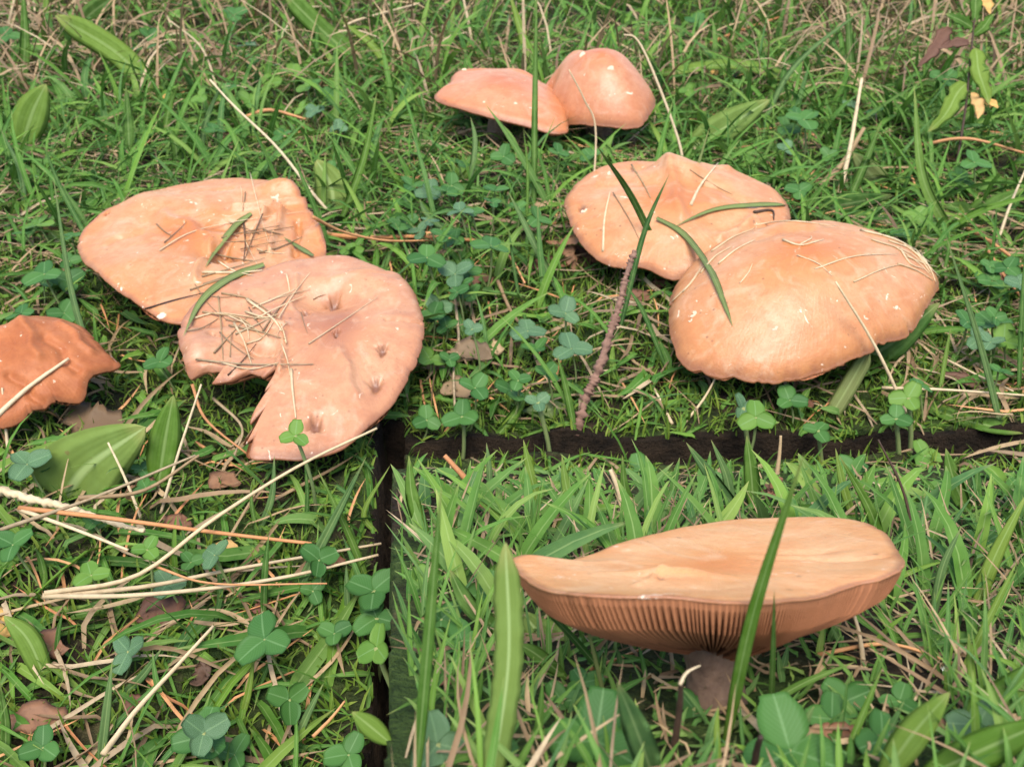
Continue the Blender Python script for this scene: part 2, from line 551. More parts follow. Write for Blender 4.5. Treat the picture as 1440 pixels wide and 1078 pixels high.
class Cap:
    """A mushroom cap as a height field over a tilted plane; the rim is star shaped about the centre."""

    def __init__(s, centre_px, z0, tilt, roll, outline_px, H, power=2.2, feats=(), jag=0.012, wav=0.0012, seed=0,
                 depth=None, lip=0.0015, creases=(), holes=()):
        d = ray(*centre_px)
        t = (z0 - CAM[2]) / d[2] if depth is None else depth
        s.O = CAM + t * d
        s.t = t
        W = np.array((math.sin(roll), math.sin(tilt) * math.cos(roll), math.cos(tilt) * math.cos(roll)))
        s.W = W / np.linalg.norm(W)
        U = np.array((1.0, 0, 0)) - s.W * s.W[0]
        s.U = U / np.linalg.norm(U)
        s.V = np.cross(s.W, s.U)
        s.H, s.pw, s.wav, s.seed, s.lip = H, power, wav, seed, lip
        uv = np.array([s.on_plane(p) for p in outline_px])
        a = np.arctan2(uv[:, 1], uv[:, 0]) % (2 * math.pi)
        r = np.hypot(uv[:, 0], uv[:, 1])
        o = np.argsort(a)
        a, r = a[o], r[o]
        s.N = 1440
        th = np.linspace(0, 2 * math.pi, s.N, endpoint=False)
        # interpolate the outline as points (keeps straight runs straight), then read off radii
        pu, pv = r * np.cos(a), r * np.sin(a)
        K = 24
        pts = []
        n = len(a)
        for i in range(n):
            p0, p1, p2, p3 = [np.array((pu[(i + q) % n], pv[(i + q) % n])) for q in (-1, 0, 1, 2)]
            for f in np.linspace(0, 1, K, endpoint=False):
                pts.append(0.5 * ((2 * p1) + (-p0 + p2) * f + (2 * p0 - 5 * p1 + 4 * p2 - p3) * f * f + (-p0 + 3 * p1 - 3 * p2 + p3) * f ** 3))
        pts = np.array(pts)
        aa = np.arctan2(pts[:, 1], pts[:, 0]) % (2 * math.pi)
        rr = np.hypot(pts[:, 0], pts[:, 1])
        oo = np.argsort(aa)
        s.rad = np.interp(th, aa[oo], rr[oo], period=2 * math.pi)
        rs = np.random.default_rng(seed)
        j = np.zeros(s.N)
        for f in (5, 9, 14, 23, 37, 58, 90, 140):
            j += np.sin(f * th + rs.uniform(0, 6.28)) * rs.uniform(0.4, 1.0) / (1 + f * 0.03)
        bite = np.zeros(s.N)
        for _ in range(14):
            c0 = rs.uniform(0, 6.28)
            wd = rs.uniform(0.01, 0.035)
            dd = (th - c0 + math.pi) % (2 * math.pi) - math.pi
            bite += rs.uniform(0.2, 1.0) * np.exp(-(dd / wd) ** 2)
        s.rad *= 1 + jag * 0.3 * j - jag * 1.6 * bite
        s.th = th
        kr = np.exp(-0.5 * (np.arange(-240, 241) / 75.0) ** 2)
        kr /= kr.sum()
        s.smooth = np.convolve(np.concatenate([s.rad[-240:], s.rad, s.rad[:240]]), kr, 'valid')
        s.R = float(np.mean(s.rad))
        s.feats = []
        for (fx, fy, sx, sy, amp) in feats:
            u, v = s.on_plane((fx, fy))
            k = t / FPX
            s.feats.append((u, v, sx * k, sy * k * 1.6, amp))
        s.creases = []
        for (ax, ay, bx, by, sg, amp) in creases:
            s.creases.append((s.on_plane((ax, ay)), s.on_plane((bx, by)), sg * t / FPX, amp))
        s.holes = []
        for (hx, hy, rx, dep) in holes:
            s.holes.append((s.on_plane((hx, hy)), rx * t / FPX, dep))
        CAPS.append(s)

    def on_plane(s, p):
        d = ray(*p)
        t = ((s.O - CAM) @ s.W) / (d @ s.W)
        q = CAM + t * d - s.O
        return np.array((q @ s.U, q @ s.V))

    def radius(s, ang):
        return np.interp(ang % (2 * math.pi), s.th, s.rad, period=2 * math.pi)

    def height(s, u, v):
        ang = np.arctan2(v, u)
        rho = np.hypot(u, v) / s.radius(ang)
        rc = np.minimum(rho, 1.0)
        rs_ = np.minimum(np.hypot(u, v) / np.interp(ang % (2 * math.pi), s.th, s.smooth, period=2 * math.pi), 1.08)
        w = s.H * (1 - rs_ ** s.pw) - s.lip * np.clip((rc - 0.9) / 0.1, 0, 1) ** 2
        for (fu, fv, su, sv, amp) in s.feats:
            w = w + amp * np.exp(-((u - fu) / su) ** 2 - ((v - fv) / sv) ** 2)
        for (A_, B_, sg, amp) in s.creases:
            ab = B_ - A_
            f = np.clip(((u - A_[0]) * ab[0] + (v - A_[1]) * ab[1]) / (ab @ ab), 0, 1)
            wob = 0.35 * sg * np.sin(f * 9 + 1)
            d = np.hypot(u - A_[0] - f * ab[0] + wob, (v - A_[1] - f * ab[1] + wob) * 0.75)
            w = w + amp * np.exp(-(d / sg) ** 2)
        for (c_, rx, dep) in s.holes:
            rg_ = rx * (1 + 0.28 * np.sin(3 * np.arctan2(v - c_[1], u - c_[0]) + dep * 4000) + 0.16 * np.sin(7 * np.arctan2(v - c_[1], u - c_[0])))
            w = w - dep / (1 + (np.hypot(u - c_[0], (v - c_[1]) * 0.7) / rg_) ** 5)
        w = w + s.wav * vnoise(u * 75, v * 75, s.seed + 50, 3) + 0.35 * s.wav * rc * vnoise(ang * 9, rc * 3, s.seed + 60, 2)
        w = w + 0.0016 * np.clip(rc - 0.6, 0, 1) / 0.4 * vnoise(ang * 3.2, rc * 2, s.seed + 61, 2)
        return w, rho

    def world(s, u, v, w):
        return s.O + np.asarray(u)[..., None] * s.U + np.asarray(v)[..., None] * s.V + np.asarray(w)[..., None] * s.W

    def local(s, P):
        q = P - s.O
        return q @ s.U, q @ s.V, q @ s.W

    def hit(s, px, py):
        d = ray(px, py)
        ts = np.arange(max(0.05, s.t - 0.13), s.t + 0.16, 0.0008)
        u, v, w = s.local(CAM + ts[:, None] * d)
        h, rho = s.height(u, v)
        k = np.nonzero((w < h) & (w > h - 0.006) & (rho < 1))[0]
        return ts[k[0]] if len(k) else None


def build_mushroom(cap, label, mat, stem_r=0.006, base=None, thick=0.010, fine=False, stem_px=None, group=None, flesh=None):
    root = empty('mushroom', (0, 0, 0))
    nr = 70
    step = 3
    th = cap.th[::step]
    na = len(th)
    rho = np.concatenate([np.linspace(0.012, 0.9, nr - 10), np.linspace(0.915, 1.0, 10)])
    RR = rho[:, None] * cap.rad[::step][None, :]
    u, v = RR * np.cos(th), RR * np.sin(th)
    w, _ = cap.height(u, v)
    top = cap.world(u, v, w).reshape(-1, 3)
    c0, _ = cap.height(np.zeros(1), np.zeros(1))
    # rolled edge: carries on outward a hair, then under
    er = cap.rad[::step]
    ew = w[-1]
    lip = []
    for dr, dw in ((0.0004, -0.0004), (0.0003, -0.0010), (-0.0003, -0.0015)):
        dw = dw * (0.4 if fine else 1)
        lip.append(cap.world((er + dr) * np.cos(th), (er + dr) * np.sin(th), ew + dw))
    verts = np.concatenate([top] + lip + [cap.world(np.zeros(1), np.zeros(1), c0)])
    faces = [tuple(f) for f in grid_faces(nr + 3, na, True).tolist()]
    cen = len(verts) - 1
    faces += [(cen, (j + 1) % na, j) for j in range(na)]
    # turn quads to face up
    faces = [f[::-1] for f in faces]
    rat = np.concatenate([np.repeat(rho, na), np.ones(3 * na), [0]])
    ang = np.concatenate([np.tile(np.minimum(th, 2 * math.pi - th), nr + 3), [0]])
    # the underside, pleated into gills
    per = 240 if fine else 130
    ng = per * 6
    tg = np.linspace(0, 2 * math.pi, ng, endpoint=False)
    rg = cap.radius(tg)
    rg2 = np.concatenate([[0.999], np.linspace(0.985, 0.14, 25)])
    u, v = rg2[:, None] * rg * np.cos(tg), rg2[:, None] * rg * np.sin(tg)
    hg, _ = cap.height(u, v)
    hr, _ = cap.height(0.985 * rg * np.cos(tg), 0.985 * rg * np.sin(tg))
    tk = (0.0007 if fine else 0.0022) + thick * (1 - rg2[:, None]) ** (0.66 if fine else 0.8)
    rs = np.random.default_rng(cap.seed + 5)
    wave = np.tile(np.array([0.0, 0.0, 0.78, 1.0, 1.0, 0.78]), per)[None, :]
    lng = np.repeat(rs.choice([1.0, 1.0, 0.75, 0.5], per), 6)[None, :]
    gd = (0.0024 if fine else 0.0024) * np.clip((0.995 - rg2[:, None]) * 14, 0, 1) * np.clip((rg2[:, None] - (1 - lng)) * 6, 0.15, 1)
    base_w = (hr[None, :] if fine else hg) - tk
    base_w = np.broadcast_to(base_w, (26, ng)).copy()
    hrim, _ = cap.height(rg * np.cos(tg), rg * np.sin(tg))
    base_w[0] = hrim - (0.0004 if fine else 0.0012)
    gd = np.broadcast_to(gd, base_w.shape).copy()
    gd[0] = 0
    wob = 0.9 * vnoise(tg * 9, rg2[:, None] * 4, cap.seed + 9, 3) * 2 * math.pi / per
    cu, sv = np.cos(tg + wob), np.sin(tg + wob)
    gv = cap.world(rg2[:, None] * rg * cu, rg2[:, None] * rg * sv, base_w - gd * wave)
    gv = gv.reshape(-1, 3)
    gf = grid_faces(26, ng, True)
    q = (verts - cap.O)
    hol = np.zeros(len(verts))
    for (c_, rx, dep) in cap.holes:
        hol = np.maximum(hol, 0.9 / (1 + (np.hypot(q @ cap.U - c_[0], (q @ cap.V - c_[1]) * 0.7) / (rx * 0.8)) ** 5))
    c = mesh_obj('cap', verts, faces, mat, root, {'rho': rat, 'ang': ang, 'hole': hol})
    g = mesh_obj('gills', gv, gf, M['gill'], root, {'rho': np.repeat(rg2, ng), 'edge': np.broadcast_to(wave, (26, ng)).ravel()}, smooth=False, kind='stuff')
    # stem from the gill centre to the soil
    topc = cap.world(np.zeros(1), np.zeros(1), np.array([float(base_w[-1].mean()) - 0.0005]))[0]
    if base is None:
        q = topc - cap.W * 0.02
        z = float(ground_z(q[0], q[1]))
        base = np.array((q[0], q[1], z - 0.004))
    base = np.asarray(base)
    n, m = 14, 20
    sv_, sf = [], []
    for i in range(n):
        f = i / (n - 1)
        p = topc * (1 - f) + base * f
        rr = stem_r * (1.25 - 0.7 * f if f < 0.35 else 1.005 + 0.3 * (f - 0.35))
        for j in range(m):
            a = 2 * math.pi * j / m
            q = rr * (1 + 0.07 * math.sin(3 * a + cap.seed) + 0.05 * math.sin(7 * a + f * 5))
            sv_.append(p + (cap.U * math.cos(a) + cap.V * math.sin(a)) * q)
    mesh_obj('stem', np.array(sv_), grid_faces(n, m, True)[:, ::-1].copy(), M['stem'], root)
    tag(root, label, 'mushroom', group)
    return root


def zp(x, y):          # photo position of a point read off the enlarged left-hand crop
    return (x * 0.4454, 200 + y * 0.4454)


# 1 left, rear: flat tan cap with a torn, folded middle
L1 = Cap((265, 335), 0.034, R(-3), R(-2),
         [zp(*p) for p in [(243, 290), (262, 365), (335, 445), (460, 522), (565, 560), (700, 520), (860, 460), (985, 400), (1028, 345), (1010, 280),
                           (972, 200), (930, 155), (830, 108), (655, 102), (480, 142), (330, 218)]],
         0.003, 2.4, [(315, 355, 34, 15, -0.010), (335, 318, 50, 12, -0.006), (215, 290, 60, 26, 0.004), (400, 270, 35, 12, 0.007),
                      (445, 330, 18, 20, 0.006), (180, 380, 50, 25, 0.004), (378, 315, 20, 20, 0.004), (140, 320, 22, 22, -0.003)], jag=0.009, wav=0.0016, seed=1,
         creases=[(395, 295, 310, 345, 7, -0.005), (375, 300, 345, 365, 4, 0.004), (400, 300, 380, 360, 4, 0.0045), (420, 310, 415, 360, 5, -0.004), (290, 330, 230, 310, 8, 0.002),
                  (300, 340, 275, 400, 6, 0.003), (430, 285, 330, 300, 5, 0.004), (440, 300, 460, 350, 5, 0.003), (200, 330, 150, 345, 8, -0.0015), (330, 270, 250, 280, 6, -0.0012)],
         holes=[(318, 357, 11, 0.005), (345, 350, 6, 0.003), (152, 303, 3, 0.002)])
# 2 left, front: pinkish broken cap, a piece missing at the near side
L2 = Cap((478, 462), 0.031, R(-6), R(2),
         [zp(*p) for p in [(562, 575), (584, 690), (600, 738), (640, 728), (668, 750), (705, 735), (745, 750), (790, 730), (835, 746), (872, 728), (862, 775), (838, 790), (846, 826), (806, 840), (792, 880), (800, 915), (772, 940), (790, 980), (880, 985), (965, 985), (1080, 948), (1200, 850),
                           (1288, 740), (1330, 640), (1335, 560), (1305, 470), (1240, 405), (1050, 352), (850, 385), (640, 470)]],
         0.004, 2.5, [(455, 425, 45, 22, -0.008), (300, 450, 40, 18, -0.004), (340, 430, 40, 14, -0.003), (520, 400, 50, 20, 0.003),
                      (430, 560, 30, 30, 0.0015), (278, 500, 25, 20, 0.005), (540, 470, 40, 30, 0.0025), (365, 500, 40, 10, -0.003)],
         jag=0.013, wav=0.0014, seed=2,
         creases=[(320, 440, 400, 470, 6, 0.003), (300, 470, 380, 500, 5, -0.003), (400, 480, 395, 530, 5, 0.003), (470, 400, 560, 385, 6, 0.0015), (480, 500, 500, 560, 7, 0.002),
                  (545, 460, 590, 455, 3, -0.0015), (420, 395, 410, 440, 5, 0.002), (270, 520, 330, 525, 5, 0.003)],
         holes=[(468, 421, 9, 0.0042), (430, 442, 6, 0.003), (528, 541, 8, 0.003), (538, 499, 6, 0.003), (474, 476, 4, 0.003), (443, 597, 8, 0.004), (336, 414, 3, 0.002)])
# 3 far left: small rust cap with a frilled margin
L3 = Cap((28, 505), 0.028, R(-14), R(8),
         [zp(*p) for p in [(-170, 700), (-120, 600), (0, 592), (35, 580), (75, 562), (180, 545), (255, 572), (320, 640), (372, 690), (285, 750), (255, 805), (170, 822),
                           (100, 850), (0, 890), (-110, 850)]],
         0.010, 2.0, [(30, 470, 30, 14, 0.004)], jag=0.024, wav=0.0020, seed=3,
         creases=[(70, 490, 110, 530, 6, -0.002), (40, 470, 60, 520, 7, 0.002), (90, 460, 130, 500, 6, 0.002), (20, 540, 60, 570, 5, -0.002)])
# 4 right, front: big dome
R1 = Cap((1128, 425), 0.030, R(-4), R(-2),
         [(942, 430), (946, 470), (966, 500), (1010, 516), (1080, 527), (1150, 519), (1205, 503), (1226, 494), (1233, 486), (1244, 483), (1285, 460), (1317, 405), (1318, 372), (1290, 345),
          (1205, 322), (1100, 322), (1005, 345), (958, 385)],
         0.030, 1.9, [(1095, 372, 46, 15, 0.004), (1180, 365, 30, 10, -0.002), (1050, 450, 40, 14, -0.0012)], jag=0.015, wav=0.0008, seed=4, lip=0.003,
         creases=[(1060, 390, 1130, 385, 9, -0.0012), (1130, 385, 1160, 360, 8, -0.001), (1190, 380, 1270, 362, 5, 0.0009), (1140, 345, 1230, 330, 6, 0.001)])
# 5 right, rear: cap with a ridge to a blunt knob
R2 = Cap((945, 310), 0.032, R(-8), R(-2),
         [(797, 268), (802, 308), (822, 342), (850, 362), (880, 370), (905, 372), (950, 385), (1010, 375), (1080, 345), (1112, 305), (1100, 268), (1060, 244), (990, 230), (900, 228), (840, 236)],
         0.014, 1.7, [(960, 262, 45, 16, 0.008), (935, 250, 20, 8, 0.007), (1010, 330, 40, 14, -0.005), (860, 300, 40, 14, 0.001), (900, 250, 20, 8, -0.003)], jag=0.011, wav=0.0012, seed=5, lip=0.002,
         creases=[(940, 255, 1020, 245, 9, 0.003), (940, 260, 955, 330, 9, 0.003), (985, 275, 1050, 300, 10, -0.002), (850, 270, 920, 280, 10, -0.0015), (1060, 320, 1010, 350, 6, 0.003)],
         holes=[(819, 298, 6, 0.002)])
# 6 back left: flattened orange cap
B1 = Cap((705, 135), 0.036, R(-3), R(5),
         [(612, 130), (628, 144), (690, 162), (750, 174), (790, 178), (800, 170), (792, 142), (768, 117), (735, 104), (690, 98), (648, 99), (636, 108), (632, 118)],
         0.012, 2.0, [(735, 110, 25, 6, 0.004), (670, 106, 20, 4, -0.002)], jag=0.008, wav=0.0008, seed=6, lip=0.002)
# 7 back right: high orange dome
B2 = Cap((845, 140), 0.032, R(-5), R(-8),
         [(783, 160), (795, 168), (850, 173), (895, 168), (916, 152), (920, 132), (905, 118), (870, 106), (815, 102), (772, 110), (762, 132)],
         0.038, 1.9, [(776, 136, 12, 10, -0.010), (812, 118, 22, 8, 0.006), (880, 125, 25, 10, 0.003)], jag=0.010, wav=0.0008, seed=7, lip=0.003)

build_mushroom(L1, 'flat tan mushroom with a torn, folded middle, behind the broken pink cap', M['cap'], 0.009)
build_mushroom(L2, 'pinkish broken mushroom cap with worm holes and a piece missing at its edge', M['cap_pink'], 0.009)
build_mushroom(L3, 'small rust-orange mushroom with a frilled wavy margin, beside a broad green leaf', M['cap_red'], 0.006)
build_mushroom(R1, 'large domed tan mushroom strewn with straw, overlapping the ridged cap behind it', M['cap'], 0.010, thick=0.012)
build_mushroom(R2, 'tan mushroom with a ridged raised knob, tucked behind the large domed cap', M['cap'], 0.009)
build_mushroom(B1, 'flattened orange mushroom touching a higher orange dome, dark spot at its edge', M['cap_orange'], 0.009, thick=0.012)
build_mushroom(B2, 'tall domed orange mushroom pressed against the flattened orange one', M['cap_orange'], 0.009, thick=0.010)

# 8 on the bank: funnel shaped cap on a short stem, growing square to the slope
d0 = ray(1006, 992)
tb = bevel_hit_terrain(1006, 992)
B8 = CAM + d0 * tb
LEAN = R(33)
AX = np.array((0.0, math.sin(LEAN), math.cos(LEAN)))
best = min(np.linspace(0.01, 0.09, 161), key=lambda L: abs(project(B8 + AX * L)[1] - 787))
C8 = B8 + AX * best
cpx = project(C8)
dep8 = float((C8 - CAM) @ FWD)
I1 = Cap((float(cpx[0]) - 4, 787), 0, LEAN, R(0.5),
         [(722, 789), (732, 804), (768, 826), (830, 843), (920, 848), (1000, 849), (1070, 844), (1120, 831), (1165, 819), (1205, 813), (1240, 812), (1268, 803), (1262, 780),
          (1240, 752), (1190, 731), (1110, 724), (1030, 727), (950, 741), (880, 760), (800, 776)],
         -0.0010, 2.2, [(950, 800, 60, 8, 0.0014), (1130, 770, 70, 10, -0.0008)], jag=0.007, wav=0.0005, seed=8, depth=dep8, lip=0.0003, creases=[(1060, 775, 1240, 785, 8, -0.0006), (900, 815, 930, 800, 6, 0.0006)], holes=[(930, 806, 5, 0.0006)])
build_mushroom(I1, 'funnel-shaped orange mushroom showing its gills, standing on the raised turf bank', M['cap_bright'], 0.0052, base=B8 - AX * 0.004, thick=0.0158, fine=True)


def hit(px, py):
    """nearest surface along a photo pixel's direction: caps, bank, ground"""
    t = bevel_hit_terrain(px, py)
    for c in CAPS:
        h = c.hit(px, py)
        if h is not None and h < t:
            t = h
    return t


# ------------------------------------------------------------------ ribbons, tubes, leaves
def smooth_path(pts, n):
    P = np.asarray(pts, float)
    if len(P) == 2:
        f = np.linspace(0, 1, n)[:, None]
        return P[0] * (1 - f) + P[1] * f
    ext = np.concatenate([[2 * P[0] - P[1]], P, [2 * P[-1] - P[-2]]])
    out = []
    for q in np.linspace(0, len(P) - 1, n):
        i = min(int(q), len(P) - 2)
        f = q - i
        p0, p1, p2, p3 = ext[i:i + 4]
        out.append(0.5 * ((2 * p1) + (-p0 + p2) * f + (2 * p0 - 5 * p1 + 4 * p2 - p3) * f * f + (-p0 + 3 * p1 - 3 * p2 + p3) * f ** 3))
    return np.array(out)


def path3d(px_pts, mode, lift=0.001, dd=0.0, n=24):
    """photo polyline -> 3D. 'lie': every point rests on what it lies on; 'up': rises from its first point, which
    stands on the ground, dd = how far the tip swings towards (-) or away from (+) the viewer, as share of the distance"""
    pp = smooth_path([(a, b) for a, b in px_pts], n)
    if mode == 'lie':
        ts = np.array([hit(x, y) for x, y in pp])
        k = min(2, len(ts) // 6)
        ts = np.convolve(np.concatenate([[ts[0]] * k, ts, [ts[-1]] * k]), np.ones(2 * k + 1) / (2 * k + 1), 'valid') if k else ts
        raw = np.array([hit(x, y) for x, y in pp])
        ts = np.minimum(ts, raw)
        P = np.array([CAM + t * ray(x, y) for t, (x, y) in zip(ts, pp)])
        P[:, 2] += lift
        return P, ts
    if mode == 'span':                       # both ends rest, the middle is free
        t0, t1 = hit(*pp[0]), hit(*pp[-1])
        ts = np.linspace(t0, t1, n)
        ts = np.array([t - lift / max(0.25, -ray(x, y)[2]) for t, (x, y) in zip(ts, pp)])
        P = np.array([CAM + t * ray(x, y) for t, (x, y) in zip(ts, pp)])
        return P, ts
    t0 = bevel_hit_terrain(*pp[0])
    ts = t0 * (1 + dd * np.linspace(0, 1, n))
    return np.array([CAM + t * ray(x, y) for t, (x, y) in zip(ts, pp)]), ts


PROFILES = {
    'blade': lambda t: np.minimum(1, 0.55 + 2.2 * t) * (1 - np.clip((t - 0.35) / 0.65, 0, 1) ** 1.8) + 0.02,
    'strap': lambda t: np.minimum(1, 0.7 + 1.5 * t) * (1 - np.clip((t - 0.75) / 0.25, 0, 1) ** 2.2) + 0.03,
    'lance': lambda t: np.sin(np.pi * np.clip(t, 0, 1) ** 0.85) ** 0.8 * 0.95 + 0.05 * (1 - t),
    'ovate': lambda t: np.sin(np.pi * np.clip(t, 0, 1) ** 0.62) ** 0.65 * 0.96 + 0.03 * (1 - t),
}


def ribbon_mesh(P, widths, fold=0.25, face=None, rnd=None, serr=0.0, twist=0.0, across=5, thick=None):
    """a leaf blade of some thickness along a 3D path; face = preferred normal"""
    n = len(P)
    T = np.gradient(P, axis=0)
    T /= np.linalg.norm(T, axis=1)[:, None] + 1e-12
    if face is None:
        view = CAM - P
        face = view / np.linalg.norm(view, axis=1)[:, None]
    face = np.broadcast_to(face, P.shape)
    S = np.cross(T, face)
    S /= np.linalg.norm(S, axis=1)[:, None] + 1e-9
    Nn = np.cross(S, T)
    if twist:
        a = twist * np.linspace(-0.5, 0.8, n)[:, None]
        S, Nn = S * np.cos(a) + Nn * np.sin(a), Nn * np.cos(a) - S * np.sin(a)
    s = np.linspace(-1, 1, across)
    w = widths[:, None] * (1 + serr * np.sin(np.arange(n) * 2.1)[:, None] * (np.abs(s) > 0.9)[None, :])
    off = np.abs(s)[None, :] * widths[:, None] * fold
    th = thick if thick is not None else max(0.00012, float(widths.max()) * 0.05)
    top = P[:, None, :] + S[:, None, :] * (w * s)[:, :, None] + Nn[:, None, :] * off[:, :, None]
    bot = P[:, None, :] + S[:, None, :] * (w * s * 0.97)[:, :, None] + Nn[:, None, :] * (off - th * (1 - 0.85 * np.abs(s)[None, :]))[:, :, None]
    ring = np.concatenate([top, bot[:, ::-1, :]], axis=1)
    m = across * 2
    V = ring.reshape(-1, 3)
    F = grid_faces(n, m, True)
    t = np.repeat(np.linspace(0, 1, n), m)
    ss = np.tile(np.concatenate([s, s[::-1]]), n)
    r = np.full(len(V), random.random() * 0.3 if rnd is None else rnd)
    return V, F, {'t': t, 's': ss, 'rnd': r}


def tube_mesh(P, radii, sides=6, rnd=0.0, rough=0.0):
    n = len(P)
    T = np.gradient(P, axis=0)
    T /= np.linalg.norm(T, axis=1)[:, None] + 1e-12
    ref = np.array((0.13, 0.2, 0.97))
    A = np.cross(T, ref)
    A /= np.linalg.norm(A, axis=1)[:, None] + 1e-9
    B = np.cross(T, A)
    a = np.linspace(0, 2 * math.pi, sides, endpoint=False)
    rr = radii[:, None] * (1 + rough * RNG.normal(size=(n, sides)))
    V = P[:, None, :] + A[:, None, :] * (np.cos(a) * rr)[:, :, None] + B[:, None, :] * (np.sin(a) * rr)[:, :, None]
    V = np.concatenate([V.reshape(-1, 3), P[:1], P[-1:]])
    F = grid_faces(n, sides, True).tolist()
    c0, c1 = len(V) - 2, len(V) - 1
    F += [(c0, (j + 1) % sides, j) for j in range(sides)]
    F += [(c1, (n - 1) * sides + j, (n - 1) * sides + (j + 1) % sides) for j in range(sides)]
    t = np.concatenate([np.repeat(np.linspace(0, 1, n), sides), [0, 1]])
    return V, F, {'t': t, 's': np.zeros(len(V)), 'rnd': np.full(len(V), rnd)}


def recentre(o, at):
    at = Vector(at)
    o.data.transform(__import__('mathutils').Matrix.Translation(-at))
    o.location = at
    return o


def put_blade(px_pts, wpx, mat, label, group, name='grass_blade', cat='grass blade', mode='up', dd=0.0, prof='blade', fold=0.3, serr=0.0,
              twist=0.0, n=22, lift=0.0015):
    P, ts = path3d(px_pts, mode, lift, dd, n)
    w = PROFILES[prof](np.linspace(0, 1, n)) * wpx * 0.5 * ts.mean() / FPX
    V, F, A = ribbon_mesh(P, w, fold, None if mode == 'up' else np.array((0, -0.35, 0.94)), None, serr, twist)
    o = mesh_obj(name, V, F, M[mat], None, A)
    recentre(o, P[0])
    return tag(o, label, cat, group)


def put_tube(px_pts, wpx, mat, label, group, name, cat, mode='lie', dd=0.0, n=20, taper=0.6, lift=0.0012, rough=0.05, sides=6, scaly=0.0):
    P, ts = path3d(px_pts, mode, lift, dd, n)
    f = np.linspace(0, 1, n)
    V, F, A = tube_mesh(P, (1 - taper * f) * (1 + scaly * (RNG.uniform(0, 1, n) ** 1.5 - 0.35)) * wpx * 0.5 * ts.mean() / FPX, sides, random.random() * 0.5, rough)
    o = mesh_obj(name, V, F, M[mat], None, A)
    recentre(o, P[0])
    return tag(o, label, cat, group)


# ------------------------------------------------------------------ clover
def leaflet_mesh(size, seed):
    """one notched egg-shaped leaflet in the XY plane, base at the origin, growing along +Y"""
    rs = np.random.default_rng(seed)
    n, ac = 9, 7
    t = np.linspace(0, 1, n)
    half = np.sqrt(np.clip(0.25 - (t ** 0.86 - 0.5) ** 2, 0, 1)) * 0.94
    half[0] = 0.05
    half[1] = 0.27
    s = np.linspace(-1, 1, ac)
    X = half[:, None] * s[None, :] * rs.uniform(0.92, 1.08)
    Y = np.broadcast_to(t[:, None], X.shape).copy()
    Y[-1] = 0.965 + 0.03 * np.abs(s) ** 0.7 - 0.045 * np.abs(s) ** 3
    X[-1] = 0.27 * s
    Z = 0.16 * np.abs(X) ** 1.2 - 0.10 * (Y - 0.4) ** 2 + 0.015 * np.sin(5 * Y + 3 * X + seed)
    V = np.stack([X, Y, Z], -1) * size
    th = size * 0.015
    V = np.concatenate([V.reshape(-1, 3), V.reshape(-1, 3) - np.array((0, 0, th))])
    F = grid_faces(n, ac)
    k = n * ac
    F2 = F[:, ::-1] + k
    edge = [i for i in range(ac)] + [j * ac + ac - 1 for j in range(1, n)] + [(n - 1) * ac + i for i in range(ac - 2, -1, -1)] + [j * ac for j in range(n - 2, 0, -1)]
    E = np.array([(edge[i], edge[i] + k, edge[(i + 1) % len(edge)] + k, edge[(i + 1) % len(edge)]) for i in range(len(edge))])
    F = np.concatenate([F[:, ::-1], F2[:, ::-1], E])
    A = {'t': np.tile(np.repeat(t, ac), 2), 's': np.tile(np.tile(s, n), 2)}
    return V, F, A


LEAFLETS = {}
for mk in ('clover', 'clover_light', 'clover_dew'):
    for k in range(4):
        V, F, A = leaflet_mesh(1.0, k)
        o = mesh_obj('leaflet', V, F, M[mk], None, A)
        LEAFLETS[mk, k] = o.data
        bpy.data.objects.remove(o)
STEMS = {}
for k in range(3):
    f = np.linspace(0, 1, 7)
    P = np.stack([0.16 * np.sin(f * 2 + k) - 0.16 * math.sin(k), 0.12 * f * f, f], -1)
    P -= P[-1]
    V, F, A = tube_mesh(P, np.full(7, 0.022), 5, 0.2)
    o = mesh_obj('stem', V, F, M['blade_grey'], None, A)
    STEMS[k] = o.data
    bpy.data.objects.remove(o)


def put_clover(pos, size, height, tilt, azim, mat, label, group, leaflets=3, base_z=None):
    """clover sprig: Empty at the foot of its stem > stem, three leaflets"""
    pos = np.asarray(pos, float)
    root = empty('clover', (pos[0], pos[1], pos[2] - height))
    so = bpy.data.objects.new('stem', STEMS[random.randrange(3)])
    COL.objects.link(so)
    so.parent = root
    so.location = (0, 0, height)
    so.scale = (max(height, 0.02), max(height, 0.02), height * 1.1)
    from mathutils import Euler, Matrix
    base = Matrix.Rotation(tilt[0], 4, 'X') @ Matrix.Rotation(tilt[1], 4, 'Y')
    for k in range(leaflets):
        lo = bpy.data.objects.new('leaflet', LEAFLETS[mat, random.randrange(4)])
        COL.objects.link(lo)
        lo.parent = root
        a = azim + k * 2 * math.pi / 3 + random.uniform(-0.16, 0.16)
        sc = size * random.uniform(0.9, 1.08)
        mm = base @ Matrix.Rotation(a, 4, 'Z') @ Matrix.Rotation(random.uniform(-0.05, 0.38), 4, 'X') @ Matrix.Rotation(random.uniform(-0.2, 0.2), 4, 'Y')
        mm = Matrix.Translation((0, 0, height)) @ mm @ Matrix.Scale(sc, 4)
        lo.matrix_local = mm
    return tag(root, label, 'clover', group)


